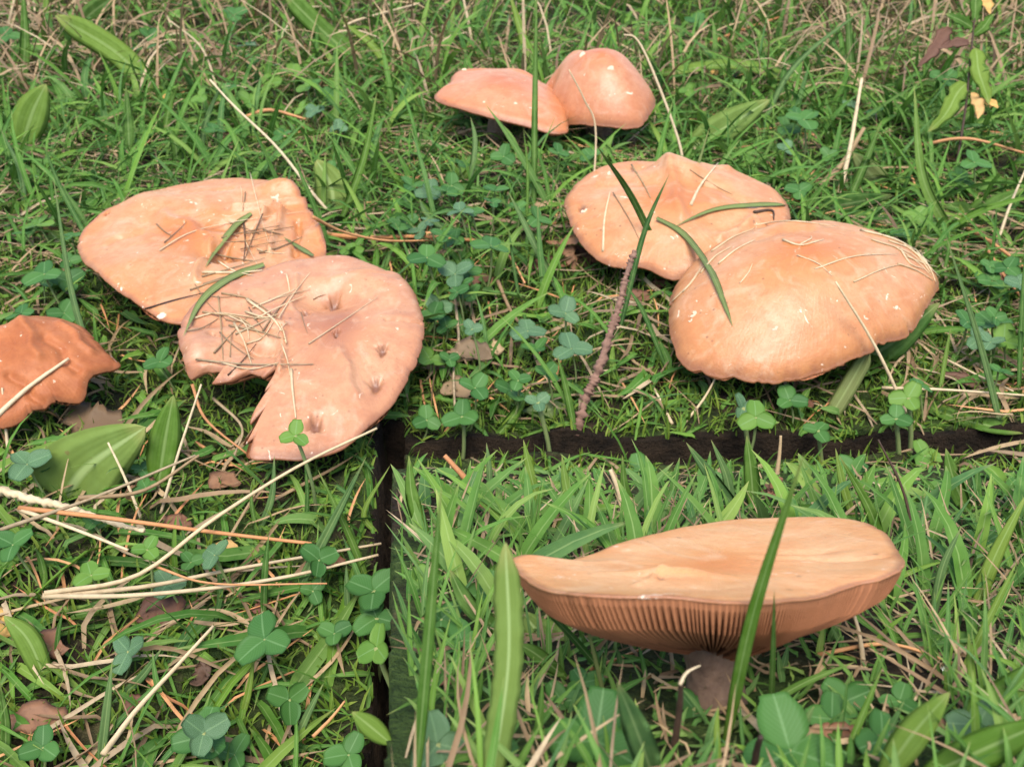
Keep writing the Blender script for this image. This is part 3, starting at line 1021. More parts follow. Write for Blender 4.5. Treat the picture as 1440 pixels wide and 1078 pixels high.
def clover_at(px, py, spx, mat='clover', label=None, group=None, h=0.018, tilt=None, az=None, leaflets=3):
    """the leaf centre shows at the pixel; its stem stands on the ground h below"""
    t = bevel_hit_terrain(px, py)
    d = ray(px, py)
    P = CAM + t * d
    onb = bool(in_bank(P[0], P[1]))
    for _ in range(4):
        z = (float(bank_z(P[0], P[1])) if onb and bool(in_bank(P[0], P[1])) else float(ground_z(P[0], P[1]))) + h
        t = min(t, (z - CAM[2]) / d[2]) if not onb else t * 1.0
        if onb:
            t = bevel_hit_terrain(px, py) - h * 0.9
        P = CAM + t * d
    zz = float(bank_z(P[0], P[1])) if bool(in_bank(P[0], P[1])) else float(ground_z(P[0], P[1]))
    hh = max(0.006, P[2] - zz)
    if tilt is None:
        tilt = (random.uniform(0.0, 0.5), random.uniform(-0.3, 0.3))
    if onb:
        tilt = (tilt[0] - 0.05, tilt[1])
    return put_clover(P, spx * 0.88 * t / FPX, hh, tilt, random.uniform(0, 6.28) if az is None else az, mat, label, group, leaflets)


# ------------------------------------------------------------------ uncounted growth: grass, moss, dry litter
def clear_of_caps(P):
    """P (n,k,3): which blades stay out of the mushrooms"""
    ok = np.ones(len(P), bool)
    for c in CAPS:
        u, v, w = c.local(P)
        near = np.hypot(u, v) < c.R * 2.2
        rho = np.hypot(u, v) / c.radius(np.arctan2(v, u))
        lo = -(0.004 + 0.017 * (1 - np.minimum(rho, 1)) ** 0.8) if c is I1 else -0.010
        ok &= ~((rho < 1.04) & (w > lo) & near).any(axis=1)
    return ok


def cap_short(B):
    """shorter growth close in front of the caps"""
    f = np.ones(len(B))
    for c in CAPS:
        d = np.hypot(B[:, 0] - c.O[0], B[:, 1] - (c.O[1] - 0.5 * c.R))
        f = np.minimum(f, np.clip((d / c.R - 0.5) / 0.9, 0.42, 1))
    return f


def blades_mesh(name, B, L, w, elev, curl, mat, label, fold_rand=0.6, K=6, tangle=0.25, surf=None, short=True, azim=None, lift=0.0):
    n = len(B)
    if short:
        L = L * cap_short(B)
    az = RNG.uniform(0, 2 * math.pi, n) if azim is None else azim
    e = elev.copy()
    if surf is ground_z:                                   # trodden flatter in the near turf
        flat = np.clip((0.46 - B[:, 1]) / 0.10, 0, 1) * (RNG.uniform(0, 1, n) < 0.85)
        e = e * (1 - 0.62 * flat)
        L = L * (1 - 0.25 * flat)
    P = np.zeros((n, K, 3))
    P[:, 0] = B
    saz = RNG.normal(0, tangle, n)
    for k in range(1, K):
        a = az + saz * k / K
        st = np.stack([np.cos(a) * np.cos(e), np.sin(a) * np.cos(e), np.sin(e)], -1)
        P[:, k] = P[:, k - 1] + st * (L / (K - 1))[:, None]
        e = e - curl / (K - 1)
    if surf is not None:
        z = surf(P[..., 0], P[..., 1]) + 0.0012 + lift
        P[:, 1:, 2] = np.maximum(P[:, 1:, 2], z[:, 1:])
    ok = clear_of_caps(P)
    if surf is not bank_z:
        ok &= ~(shadow_gutter(P[..., 0], P[..., 1]) | in_bank(P[..., 0] + 0.004, P[..., 1])).any(axis=1)
    else:
        ok &= ((P[..., 0] > bank_left(P[..., 1]) - 0.0015) & (P[..., 1] < BANK_Y1 + 0.004)).all(axis=1)
    P, az, w = P[ok], az[ok], w[ok]
    n = len(P)
    T = np.gradient(P, axis=1)
    T /= np.linalg.norm(T, axis=2)[..., None] + 1e-12
    side = np.stack([-np.sin(az), np.cos(az), RNG.normal(0, fold_rand, n)], -1)
    side /= np.linalg.norm(side, axis=1)[:, None]
    S = side[:, None, :] - T * (T * side[:, None, :]).sum(-1)[..., None]
    S /= np.linalg.norm(S, axis=2)[..., None] + 1e-9
    Nn = np.cross(T, S)
    t = np.linspace(0, 1, K)
    pw = PROFILES['blade'](t)
    half = 0.5 * w[:, None] * pw[None, :]
    s = np.array((-1.0, 0.0, 1.0))
    V = P[:, :, None, :] + S[:, :, None, :] * (half[:, :, None] * s)[..., None] + Nn[:, :, None, :] * (half[:, :, None] * 0.35 * np.abs(s))[..., None]
    F0 = grid_faces(K, 3)
    F = (F0[None] + (np.arange(n) * K * 3)[:, None, None]).reshape(-1, 4)
    A = {'t': np.tile(np.repeat(t, 3), n), 's': np.tile(s, n * K), 'rnd': np.repeat(RNG.uniform(0, 1, n), K * 3)}
    o = mesh_obj(name, V.reshape(-1, 3), F, M[mat], None, A)
    o['kind'] = 'stuff'
    o['label'] = label
    return o


def sample_ground(n, y0, y1, patch=None, seed=0):
    """points on the open ground (not under the bank), within and a little beyond the view"""
    out = []
    got = 0
    while got < n:
        y = RNG.uniform(y0, y1, n * 2)
        x = RNG.uniform(-1, 1, n * 2) * (0.30 + 0.66 * y1)
        m = (np.abs(x) < 0.22 + 0.66 * np.maximum(y, 0.1)) & ~in_bank(x + 0.003, y - 0.004) & ~shadow_gutter(x, y)
        if patch:
            q = vnoise(x * patch, y * patch, seed, 3)
            m &= q > RNG.uniform(-0.9, 0.5, len(x))
        x, y = x[m], y[m]
        out.append(np.stack([x, y, ground_z(x, y) - 0.001], -1))
        got += len(x)
    return np.concatenate(out)[:n]


def sample_bank(n, margin=0.002, y0=0.02):
    y = RNG.uniform(y0, BANK_Y1 - 0.001, n * 3)
    x = RNG.uniform(-0.05, 0.30, n * 3)
    m = in_bank(x - margin, y) & (x < 0.05 + 0.72 * (y + 0.06))
    x, y = x[m][:n], y[m][:n]
    return np.stack([x, y, bank_z(x, y) - 0.001], -1)


U = RNG.uniform
# moss carpet: tiny shoots
n = 52000
B = sample_ground(n, 0.08, 1.35, 9, 21)
blades_mesh('moss', B, U(0.004, 0.013, n), U(0.0006, 0.0013, n), U(0.6, 1.5, n), U(-0.2, 1.4, n), 'moss', 'low bright green moss carpet between the grass', K=4, short=False)
# fine grass
n = 15000
B = sample_ground(n, 0.08, 1.0, 6, 22)
blades_mesh('grass', B, U(0.014, 0.044, n), U(0.0008, 0.0021, n), U(0.25, 1.45, n), U(0.2, 1.9, n), 'grass', 'fine short green grass all over the ground', surf=ground_z)
n = 3600
B = sample_ground(n, 0.06, 0.8, 5, 23)
blades_mesh('grass', B, U(0.03, 0.065, n), U(0.0018, 0.0036, n), U(0.1, 1.1, n), U(0.5, 1.9, n), 'grass', 'wider arching green grass scattered over the ground', surf=ground_z)
# farther, taller grass
n = 8200
B = sample_ground(n, 0.72, 2.3)
f = np.clip((B[:, 1] - 0.78) / 0.6, 0, 1)
blades_mesh('grass', B, U(0.03, 0.07, n) * (1 + 0.6 * f), U(0.0018, 0.0070, n), U(0.4, 1.5, n), U(0.2, 1.9, n), 'grass', 'longer arching green grass beyond the mushrooms', surf=ground_z)
# dry litter
n = 7000
B = sample_ground(n, 0.06, 1.1, 7, 24)
blades_mesh('dry_grass', B, U(0.02, 0.07, n), U(0.0006, 0.0018, n), U(-0.1, 0.45, n), U(-0.1, 0.8, n), 'litter', 'tangle of dry tan grass lying between the green blades', surf=ground_z, lift=0.002, short=False)
n = 9500
B = sample_ground(n, 0.78, 2.2, 5, 25)
blades_mesh('dry_grass', B, U(0.06, 0.14, n), U(0.0012, 0.0034, n), U(0.3, 1.4, n), U(0.3, 2.0, n), 'litter', 'dry bent tan grass standing at the back', surf=ground_z, short=False)
n = 700
B = sample_ground(n, 0.08, 1.0, 6, 27)
blades_mesh('pine_needle_litter', B, U(0.03, 0.06, n), U(0.0008, 0.0013, n), U(-0.05, 0.25, n), U(-0.1, 0.3, n), 'needle', 'thin orange needle litter in the turf', surf=ground_z, lift=0.003, short=False)
n = 1300
B = sample_ground(n, 0.06, 0.55, 6, 31)
blades_mesh('dry_grass', B, U(0.025, 0.075, n), U(0.0008, 0.0024, n), U(0.0, 0.6, n), U(0.1, 1.0, n), 'litter', 'wider flat dry tan blades lying over the turf', surf=ground_z, lift=0.004, short=False, tangle=0.7, K=8)
n = 2300
B = sample_ground(n, 0.06, 0.95, 6, 32)
blades_mesh('grass', B, U(0.03, 0.085, n), U(0.002, 0.0055, n), U(0.05, 1.2, n), U(0.2, 1.2, n), 'grass', 'wide limp green blades lying over the turf', surf=ground_z, lift=0.004)
n = 26000
B = sample_ground(n, 0.08, 0.5)
blades_mesh('moss', B, U(0.005, 0.012, n), U(0.0006, 0.0012, n), U(0.5, 1.5, n), U(-0.2, 1.4, n), 'moss', 'short mossy shoots close to the mushrooms', K=4, short=False)
# growth on the bank, leaning out along the slope
def bank_lean(n):
    return R(90) + RNG.normal(0, 1.3, n)


def bank_height(B):
    return np.clip((BANK_Y1 - B[:, 1]) / 0.06, 0.30, 1)


n = 6500
B = sample_bank(n)
n = len(B)
blades_mesh('moss', B, U(0.003, 0.008, n), U(0.0005, 0.001, n), U(0.5, 1.4, n), U(-0.2, 1.2, n), 'moss', 'low green moss on the raised bank', K=4, short=False)
n = 3000
B = sample_bank(n)
n = len(B)
blades_mesh('grass', B, U(0.007, 0.024, n) * bank_height(B), U(0.0005, 0.0015, n), U(0.35, 1.3, n), U(-0.2, 1.3, n), 'bank_grass', 'fine green grass growing on the raised bank', azim=bank_lean(n), surf=bank_z)
n = 330
B = sample_bank(n, 0.006, 0.15)
n = len(B)
blades_mesh('grass', B, U(0.025, 0.042, n) * bank_height(B), U(0.0016, 0.0050, n), U(0.3, 1.2, n), U(0.2, 1.6, n), 'bank_grass', 'broad green grass on the far slope of the bank', azim=bank_lean(n), surf=bank_z)
n = 1300
B = sample_bank(n)
n = len(B)
blades_mesh('dry_grass', B, U(0.012, 0.032, n) * bank_height(B), U(0.0004, 0.0010, n), U(0.0, 0.6, n), U(-0.1, 0.9, n), 'litter', 'dry tan grass lying on the raised bank', surf=bank_z, azim=bank_lean(n), lift=0.001)


# ------------------------------------------------------------------ single plants and pieces, read off the photograph
G_TALL = 'single tall grass blades in the turf'
L_TALL = 'single tall green grass blade rising from the turf'
for pts, w, mat, dd, lab in [
    ([(751, 300), (752, 150), (755, -30)], 9, 'blade', -0.02, 'very tall straight grass blade standing in front of the flattened orange mushroom'),
    ([(752, 108), (738, 60), (716, -10)], 16, 'blade_light', 0.0, 'wide pale grass blade rising behind the flattened orange mushroom'),
    ([(480, 310), (512, 220), (530, 130)], 11, 'blade', 0.0, 'dark green grass blade rising beside the torn flat mushroom'),
    ([(182, 215), (180, 170), (177, 120)], 15, 'blade', 0.0, None),
    ([(143, 370), (88, 270), (60, 200)], 7, 'blade_dark', 0.0, None),
    ([(36, 300), (28, 240), (0, 180)], 8, 'blade_blue', 0.0, None),
    ([(145, 545), (103, 420), (75, 250)], 9, 'blade_blue', 0.0, 'bluish thin grass blade standing between the rust and the flat tan mushrooms'),
    ([(790, 420), (745, 330), (715, 270)], 10, 'blade_blue', 0.0, None),
    ([(808, 605), (797, 550), (784, 500)], 10, 'blade', 0.0, None),
    ([(700, 612), (725, 580), (745, 545)], 15, 'blade', 0.02, None),
    ([(870, 470), (905, 330), (941, 245)], 8, 'blade_dark', -0.06, 'dark upright grass blade crossing the ridged mushroom'),
    ([(945, 400), (890, 280), (838, 203)], 10, 'blade_dark', -0.13, 'dark arching grass blade leaning over the ridged mushroom'),
    ([(955, 350), (968, 280), (998, 178)], 8, 'blade_grey', 0.0, 'grey-green upright grass blade in front of the ridged knob'),
    ([(1190, 290), (1212, 240), (1240, 170)], 13, 'blade', 0.0, None),
    ([(1345, 340), (1298, 250), (1285, 120)], 14, 'blade_light', 0.0, 'long light-green grass blade standing behind the large domed mushroom'),
    ([(1410, 612), (1380, 490), (1330, 330)], 9, 'blade_blue', 0.0, 'long bluish grass blade beside the large domed mushroom'),
    ([(1432, 560), (1438, 430), (1446, 300)], 7, 'blade_dark', 0.0, None),
    ([(940, 525), (905, 440), (880, 400)], 7, 'blade_dark', 0.0, None),
    ([(362, 752), (382, 700), (386, 640)], 10, 'blade_blue', 0.0, 'grey-blue grass blade forked at its base below the broken cap'),
    ([(362, 752), (354, 710), (353, 680)], 6, 'blade', 0.0, None),
    ([(430, 750), (432, 690), (428, 645)], 6, 'blade_dark', 0.0, None),
    ([(370, 880), (373, 800), (378, 752)], 10, 'blade_dark', 0.0, None),
    ([(408, 850), (460, 750), (515, 642)], 15, 'blade_blue', 0.02, 'wide bluish grass blade slanting over the pine needles'),
    ([(518, 820), (490, 750), (447, 660)], 11, 'blade', -0.02, 'dark green grass blade slanting across the bluish one'),
    ([(530, 750), (512, 720), (548, 655)], 8, 'blade_light', 0.0, None),
    ([(140, 1085), (150, 1000), (158, 930)], 13, 'blade_blue', 0.0, 'blue-green upright grass blade with a cut tip'),
    ([(160, 990), (200, 950), (228, 910)], 13, 'blade_blue', 0.0, None),
    ([(62, 720), (60, 700), (56, 680)], 7, 'blade', 0.0, None),
    ([(65, 825), (58, 790), (50, 770)], 10, 'blade', 0.0, None),
    ([(260, 860), (250, 810), (233, 790)], 7, 'blade', 0.0, None),
    ([(268, 830), (260, 760), (250, 722)], 5, 'blade_dark', 0.0, None),
    ([(400, 1078), (430, 1010), (455, 960)], 12, 'blade_blue', 0.0, None),
    ([(340, 1010), (350, 970), (358, 920)], 10, 'blade_light', 0.0, None),
    ([(490, 880), (488, 830), (487, 790)], 9, 'blade_blue', 0.0, None),
    ([(78, 940), (82, 890), (88, 860)], 7, 'blade_dark', 0.0, None),
    ([(5, 1090), (8, 1020), (0, 960)], 14, 'blade', 0.0, None),
    ([(1070, 180), (1120, 90), (1225, 5)], 8, 'blade_blue', 0.0, None),
    ([(1200, 130), (1195, 60), (1192, 0)], 12, 'blade', 0.0, None),
    ([(560, 120), (530, 70), (480, 30)], 14, 'blade_light', 0.0, None),
    ([(230, 200), (238, 150), (250, 120)], 10, 'blade', 0.0, None),
    ([(250, 240), (246, 200), (232, 175)], 14, 'blade', 0.0, None),
    ([(280, 230), (290, 170), (315, 110)], 8, 'blade_blue', 0.0, None),
    ([(70, 60), (66, 20), (64, -20)], 12, 'blade_light', 0.0, None),
    ([(30, 120), (35, 60), (32, -20)], 14, 'blade', 0.0, None),
    ([(470, 215), (500, 180), (525, 165)], 8, 'blade', 0.0, None),
    ([(635, 330), (600, 300), (590, 280)], 9, 'blade_blue', 0.0, None),
    ([(660, 262), (668, 200), (662, 165)], 8, 'blade_blue', 0.0, None),
    ([(640, 262), (655, 245), (668, 228)], 10, 'blade_light', 0.0, None),
    ([(565, 330), (590, 300), (620, 280)], 9, 'blade_blue', 0.0, None),
    ([(740, 330), (742, 240), (736, 180)], 4, 'blade', 0.0, None),
    ([(730, 420), (722, 370), (715, 320)], 5, 'blade_dark', 0.0, None),
    ([(1120, 600), (1130, 560), (1140, 545)], 13, 'blade', 0.0, None),
    ([(1320, 560), (1330, 500), (1337, 460)], 6, 'blade_light', 0.0, None),
    ([(1010, 560), (1002, 520), (1006, 482)], 5, 'blade_dark', 0.0, None),
    ([(1095, 595), (1098, 570), (1094, 545)], 6, 'blade', 0.0, None),
]:
    put_blade(pts, w, mat, lab or L_TALL, None if lab else G_TALL, dd=dd, twist=random.uniform(-0.7, 0.7))

G_BANK = 'single grass blades on the bank'
for pts, w, mat, dd, prof, lab in [
    ([(585, 1100), (605, 870), (621, 682)], 17, 'blade', -0.02, 'blade', 'tall plain grass blade at the cut edge of the bank'),
    ([(1020, 1045), (1060, 860), (1131, 636)], 19, 'blade', -0.20, 'blade', 'tall grass blade crossing in front of the funnel-shaped mushroom'),
    ([(1083, 1020), (1087, 920), (1089, 828)], 8, 'blade', -0.14, 'blade', 'thin short grass blade beside the funnel-shaped mushroom stem'),
    ([(918, 1090), (893, 1020), (868, 958)], 40, 'blade_blue', -0.1, 'blade', 'broad bluish grass blade tip before the clover on the bank'),
    ([(1190, 1060), (1215, 1000), (1240, 940)], 10, 'blade', 0.0, 'blade', None),
    ([(1060, 1000), (1130, 960), (1203, 930)], 11, 'blade', 0.0, 'blade', None),
    ([(980, 1040), (1030, 1020), (1060, 1000)], 9, 'blade_grey', 0.0, 'blade', None),
    ([(855, 1000), (838, 930), (818, 850)], 6, 'blade_grey', -0.1, 'blade', None),
    ([(860, 960), (800, 890), (745, 838)], 10, 'blade_dark', 0.0, 'blade', None),
    ([(690, 985), (655, 940), (640, 910)], 9, 'blade', 0.0, 'blade', None),
    ([(720, 900), (660, 850), (632, 800)], 26, 'blade', 0.0, 'lance', None),
    ([(800, 955), (755, 920), (730, 905)], 22, 'blade', 0.0, 'lance', None),
    ([(820, 750), (798, 690), (790, 640)], 16, 'blade_light', 0.0, 'blade', None),
    ([(760, 720), (745, 660), (736, 618)], 13, 'blade_light', 0.0, 'blade', None),
    ([(690, 720), (688, 660), (684, 622)], 9, 'blade_blue', 0.0, 'blade', None),
    ([(1040, 722), (1000, 670), (965, 622)], 18, 'blade_blue', 0.0, 'blade', None),
    ([(1060, 715), (1056, 660), (1050, 612)], 22, 'blade', 0.0, 'blade', None),
    ([(1030, 722), (1022, 670), (1000, 618)], 13, 'blade_blue', 0.0, 'blade', None),
    ([(1370, 860), (1400, 780), (1446, 690)], 20, 'blade_light', 0.0, 'blade', None),
    ([(1310, 880), (1325, 800), (1352, 740)], 12, 'blade_blue', 0.0, 'blade', None),
    ([(1370, 1000), (1365, 930), (1362, 890)], 11, 'blade_light', 0.0, 'blade', None),
    ([(1345, 960), (1400, 850), (1430, 790)], 9, 'blade_light', 0.0, 'blade', None),
    ([(1240, 780), (1225, 720), (1180, 640)], 16, 'blade', 0.0, 'blade', None),
    ([(1200, 730), (1185, 680), (1175, 630)], 12, 'blade_light', 0.0, 'blade', None),
    ([(900, 735), (880, 690), (875, 640)], 14, 'blade', 0.0, 'blade', None),
    ([(600, 760), (580, 700), (575, 640)], 20, 'blade', 0.0, 'blade', None),
    ([(1360, 720), (1340, 670), (1330, 630)], 22, 'blade', 0.0, 'blade', None),
    ([(1012, 1085), (1008, 1030), (1010, 992)], 9, 'blade_light', 0.0, 'blade', None),
    ([(1100, 1040), (1108, 1010), (1112, 992)], 7, 'blade', 0.0, 'blade', None),
    ([(1120, 1050), (1135, 1010), (1145, 992)], 10, 'blade_blue', 0.0, 'blade', None),
    ([(640, 1062), (665, 1045), (690, 1030)], 8, 'blade_light', 0.0, 'blade', None),
]:
    put_blade(pts, w, mat, lab or 'single green grass blade growing on the raised turf bank', None if lab else G_BANK, dd=dd, prof=prof,
              twist=random.uniform(-0.4, 0.4), fold=0.3)

# broad leaves
for pts, w, mat, mode, dd, prof, serr, lab in [
    ([(222, 138), (165, 75), (78, 22)], 34, 'blade_light', 'up', 0.0, 'strap', 0, 'long arching light-green strap leaf above the flat tan mushroom'),
    ([(28, 215), (45, 160), (65, 118)], 46, 'blade_light', 'up', 0.0, 'lance', 0, 'broad folded light-green leaf at the edge of the turf'),
    ([(920, 105), (1040, 92), (1150, 128)], 26, 'blade_light', 'span', 0.0, 'strap', 0, 'long horizontal green strap leaf behind the tall domed mushroom'),
    ([(960, 215), (1020, 180), (1083, 140)], 48, 'leaf', 'up', 0.0, 'lance', 0, 'broad pale-green pointed leaf with a clear midrib behind the ridged mushroom'),
    ([(88, 702), (125, 655), (205, 600)], 120, 'leaf', 'up', -0.01, 'ovate', 0, 'big flat pale-green leaf in front of the rust mushroom'),
    ([(222, 688), (232, 620), (244, 555)], 46, 'blade', 'up', 0.0, 'lance', 0, 'glossy dark-green upright leaf below the broken cap'),
    ([(300, 536), (345, 572), (398, 604)], 24, 'blade_grey', 'up', -0.04, 'strap', 0, 'dull grey-green leaf lying in the gap of the broken cap'),
    ([(1190, 520), (1250, 485), (1322, 425)], 48, 'blade_dark', 'up', -0.02, 'lance', 0, 'wide dark-green leaf under the edge of the large domed mushroom'),
    ([(1165, 590), (1195, 540), (1222, 492)], 24, 'blade_grey', 'up', 0.0, 'strap', 0, 'olive leaf stalk under the large domed mushroom'),
    ([(1270, 555), (1340, 590), (1440, 612)], 26, 'blade', 'lie', 0.0, 'strap', 0, 'thick green leaf lying on the ground by the bank'),
    ([(1150, 300), (1185, 288), (1258, 275)], 32, 'blade_dark', 'up', 0.0, 'lance', 0, 'dark green leaf showing just behind the large domed mushroom'),
    ([(1350, 320), (1355, 295), (1325, 290)], 22, 'blade', 'up', 0.0, 'lance', 0, None),
    ([(1352, 318), (1372, 295), (1385, 276)], 22, 'blade', 'up', 0.0, 'lance', 0, None),
    ([(1355, 318), (1395, 290), (1440, 265)], 26, 'blade', 'up', 0.0, 'lance', 0, None),
    ([(1352, 320), (1350, 300), (1343, 278)], 12, 'blade_light', 'up', 0.0, 'lance', 0, None),
    ([(48, 768), (90, 758), (132, 758)], 20, 'blade', 'up', 0.0, 'lance', 0, 'small pointed green leaf lying level under the needles'),
    ([(550, 1045), (520, 1020), (495, 1000)], 30, 'blade_light', 'up', 0.0, 'lance', 0, None),
    ([(70, 970), (40, 900), (5, 865)], 34, 'blade_light', 'up', 0.0, 'lance', 0, None),
    ([(100, 870), (170, 855), (215, 838)], 18, 'blade', 'lie', 0.0, 'strap', 0, None),
    ([(470, 300), (465, 260), (445, 225)], 52, 'leaf', 'up', 0.0, 'ovate', 0, 'wide pale-green leaf behind the torn flat mushroom'),
    ([(120, 360), (85, 340), (70, 325)], 40, 'leaf', 'up', 0.0, 'ovate', 0, 'wide green leaf tucked beside the flat tan mushroom'),
    ([(520, 100), (450, 40), (400, -10)], 28, 'blade', 'up', 0.0, 'strap', 0, None),
    ([(105, 40), (140, 10), (180, -15)], 26, 'blade', 'up', 0.0, 'lance', 0, None),
    ([(1245, 265), (1220, 240), (1200, 215)], 34, 'blade_grey', 'up', 0.0, 'ovate', 0, None),
    ([(1400, 60), (1350, 70), (1305, 90)], 20, 'blade', 'up', 0.0, 'lance', 0, None),
    ([(690, 1105), (715, 930), (711, 762)], 40, 'leaf', 'up', -0.03, 'strap', 0.07, 'tall toothed leaf with a pale midrib standing on the bank'),
    ([(1235, 1100), (1285, 1030), (1336, 972)], 44, 'blade_light', 'up', -0.05, 'lance', 0, 'bright green tongue-shaped leaf leaning on the bank'),
    ([(1350, 1015), (1410, 985), (1470, 925)], 56, 'blade', 'up', 0.0, 'lance', 0, 'wide green leaf reaching in over the bank'),
    ([(1290, 1095), (1390, 1050), (1480, 1010)], 52, 'blade', 'up', -0.05, 'lance', 0, 'dark-edged wide green leaf low on the bank'),
    ([(795, 905), (760, 890), (735, 860)], 50, 'leaf', 'up', 0.02, 'ovate', 0, None),
]:
    put_blade(pts, w, mat, lab or 'broad pointed green leaf growing out of the turf', None if lab else 'broad leaves in the turf', name='leaf', cat='leaf', mode=mode,
              dd=dd, prof=prof, serr=serr, fold=0.18, n=26, twist=0 if w > 60 else random.uniform(-0.25, 0.25))

# blades and straw lying on the caps
for pts, w, mat, prof, lab in [
    ([(923, 309), (962, 333), (998, 382), (1018, 430), (1030, 462)], 11, 'blade_grey', 'blade', 'limp grey-green grass blade draped over the large domed mushroom'),
    ([(1108, 290), (1060, 291), (1002, 298), (946, 322)], 9, 'blade_grey', 'blade', 'limp pale grass blade draped across the ridged mushroom'),
    ([zp(835, 392), zp(730, 435), zp(640, 505), zp(580, 620)], 14, 'blade_grey', 'blade', 'dark green grass blade lying between the two left caps'),
    ([zp(795, 230), zp(745, 270), zp(690, 340), zp(650, 400)], 11, 'blade_grey', 'blade', 'grey-green grass blade lying across the torn hollow of the flat mushroom'),
    ([zp(990, 365), zp(940, 335), zp(895, 305)], 7, 'blade_grey', 'blade', 'short grass blade stuck on the folded lobe of the flat mushroom'),
]:
    put_blade(pts, w, mat, lab, None, name='grass_blade', mode='lie', prof=prof, lift=0.0012, fold=0.15)

G_BIT = 'straw bits on the left caps'


def bit_label(pts, mat):
    colour = {'straw': 'pale', 'litter': 'tan', 'dark': 'blackish'}[mat]
    if L2.hit(*pts[1]) is not None:
        return f'thin {colour} dry straw stuck on the broken pink cap'
    return f'thin {colour} dry straw stuck on the flat torn mushroom'



for pts, w, mat in [
    ([(505, 345), (600, 290), (740, 255), (960, 222)], 4, 'straw'), ([(790, 100), (810, 180), (830, 260), (862, 360)], 4, 'straw'),
    ([(495, 262), (520, 285), (545, 300)], 5, 'litter'), ([(520, 320), (560, 285), (590, 255)], 4, 'litter'),
    ([(640, 415), (760, 415), (830, 408)], 9, 'straw'), ([(610, 560), (700, 545), (820, 600)], 7, 'straw'),
    ([(740, 575), (770, 630), (795, 705)], 9, 'straw'), ([(620, 690), (780, 705), (990, 705)], 8, 'litter'),
    ([(780, 500), (860, 560), (890, 600)], 10, 'straw'), ([(700, 480), (790, 500), (880, 560)], 7, 'litter'),
    ([(690, 490), (700, 600), (705, 690)], 6, 'litter'), ([(720, 740), (770, 690), (810, 640)], 5, 'dark'),
    ([(830, 600), (880, 530), (920, 480)], 6, 'litter'), ([(975, 640), (1080, 570), (1195, 490)], 4, 'straw'),
    ([(880, 560), (930, 480), (980, 415)], 4, 'straw'), ([(905, 640), (895, 600), (880, 570)], 6, 'straw'),
    ([(920, 720), (925, 790), (935, 875)], 11, 'straw'), ([(890, 640), (910, 700), (915, 740)], 5, 'straw'),
    ([(690, 380), (740, 410), (800, 425)], 6, 'straw'), ([(770, 260), (775, 320), (770, 380)], 6, 'dark'),
    ([(830, 230), (800, 300), (775, 370)], 5, 'litter'), ([(760, 140), (765, 170), (762, 200)], 3, 'straw'),
    ([(600, 470), (690, 440), (830, 400)], 6, 'litter'), ([(460, 530), (560, 500), (690, 470)], 6, 'dark'),
    ([(905, 420), (912, 450), (915, 475)], 6, 'straw'), ([(990, 500), (1010, 490), (1030, 485)], 4, 'litter'),
    ([(640, 540), (760, 560), (830, 620)], 7, 'litter'), ([(590, 600), (640, 590), (690, 560)], 6, 'litter'),
    ([(780, 640), (830, 620), (870, 560)], 6, 'straw'), ([(700, 700), (790, 720), (880, 700)], 6, 'straw'),
]:
    put_tube([zp(*p) for p in pts], w * 0.45, mat, bit_label([zp(*p) for p in pts], mat), G_BIT, 'straw', 'straw', n=14, lift=0.0008)

_r3 = random.Random(5)
for _ in range(34):
    x, y = (_r3.gauss(750, 75), _r3.gauss(590, 70)) if _ < 22 else (_r3.gauss(800, 70), _r3.gauss(320, 45))
    a, l = _r3.gauss(0.4, 0.8), _r3.uniform(80, 210)
    pts = [zp(x + l * (f - 0.5) * math.cos(a) + _r3.uniform(-8, 8), y + l * (f - 0.5) * math.sin(a) * 0.7 + _r3.uniform(-8, 8)) for f in (0, 0.5, 1)]
    if all(L1.hit(*p) or L2.hit(*p) for p in pts):
        put_tube(pts, _r3.uniform(1.3, 3.4), (mt := _r3.choice(['straw', 'litter', 'litter', 'litter', 'straw'])), bit_label(pts, mt), G_BIT, 'straw', 'straw', n=12, lift=0.0009)

L_RB, G_RB = 'fine pale straw lying on the large domed mushroom', 'straw bits on the large dome'
for pts, w in [
    ([(1000, 355), (1030, 335), (1062, 322)], 4), ([(985, 385), (1005, 362), (1028, 348)], 4), ([(1010, 372), (1035, 352), (1062, 338)], 3.5), ([(960, 412), (975, 395), (990, 372)], 3.5),
    ([(1100, 338), (1125, 346), (1158, 338)], 4.5), ([(1125, 345), (1140, 337), (1140, 333)], 3), ([(1060, 318), (1110, 312), (1180, 320)], 3.5), ([(1210, 325), (1260, 338), (1300, 362)], 4.5),
    ([(1225, 338), (1275, 355), (1306, 378)], 3.5), ([(1200, 398), (1240, 380), (1270, 372)], 3), ([(1145, 380), (1200, 362), (1262, 358)], 3), ([(1270, 345), (1290, 360), (1308, 385)], 5),
    ([(1262, 372), (1290, 382), (1312, 396)], 3.5), ([(1265, 350), (1280, 372), (1300, 380)], 4), ([(1280, 352), (1300, 366), (1312, 372)], 4.5), ([(1240, 332), (1262, 340), (1285, 350)], 4),
    ([(1285, 350), (1305, 375), (1322, 392)], 4), ([(1275, 362), (1300, 372), (1325, 378)], 3.5), ([(1250, 340), (1285, 352), (1318, 366)], 3.5), ([(1295, 358), (1308, 380), (1316, 400)], 3.5), ([(1258, 348), (1290, 370), (1310, 390)], 3),
    ([(945, 425), (968, 402), (985, 378)], 3), ([(1120, 360), (1150, 372), (1170, 390)], 2.5), ([(1040, 400), (1052, 385), (1058, 372)], 2.5),
]:
    put_tube(pts, w * 0.75, 'straw', L_RB, G_RB, 'straw', 'straw', n=12, lift=0.0006)
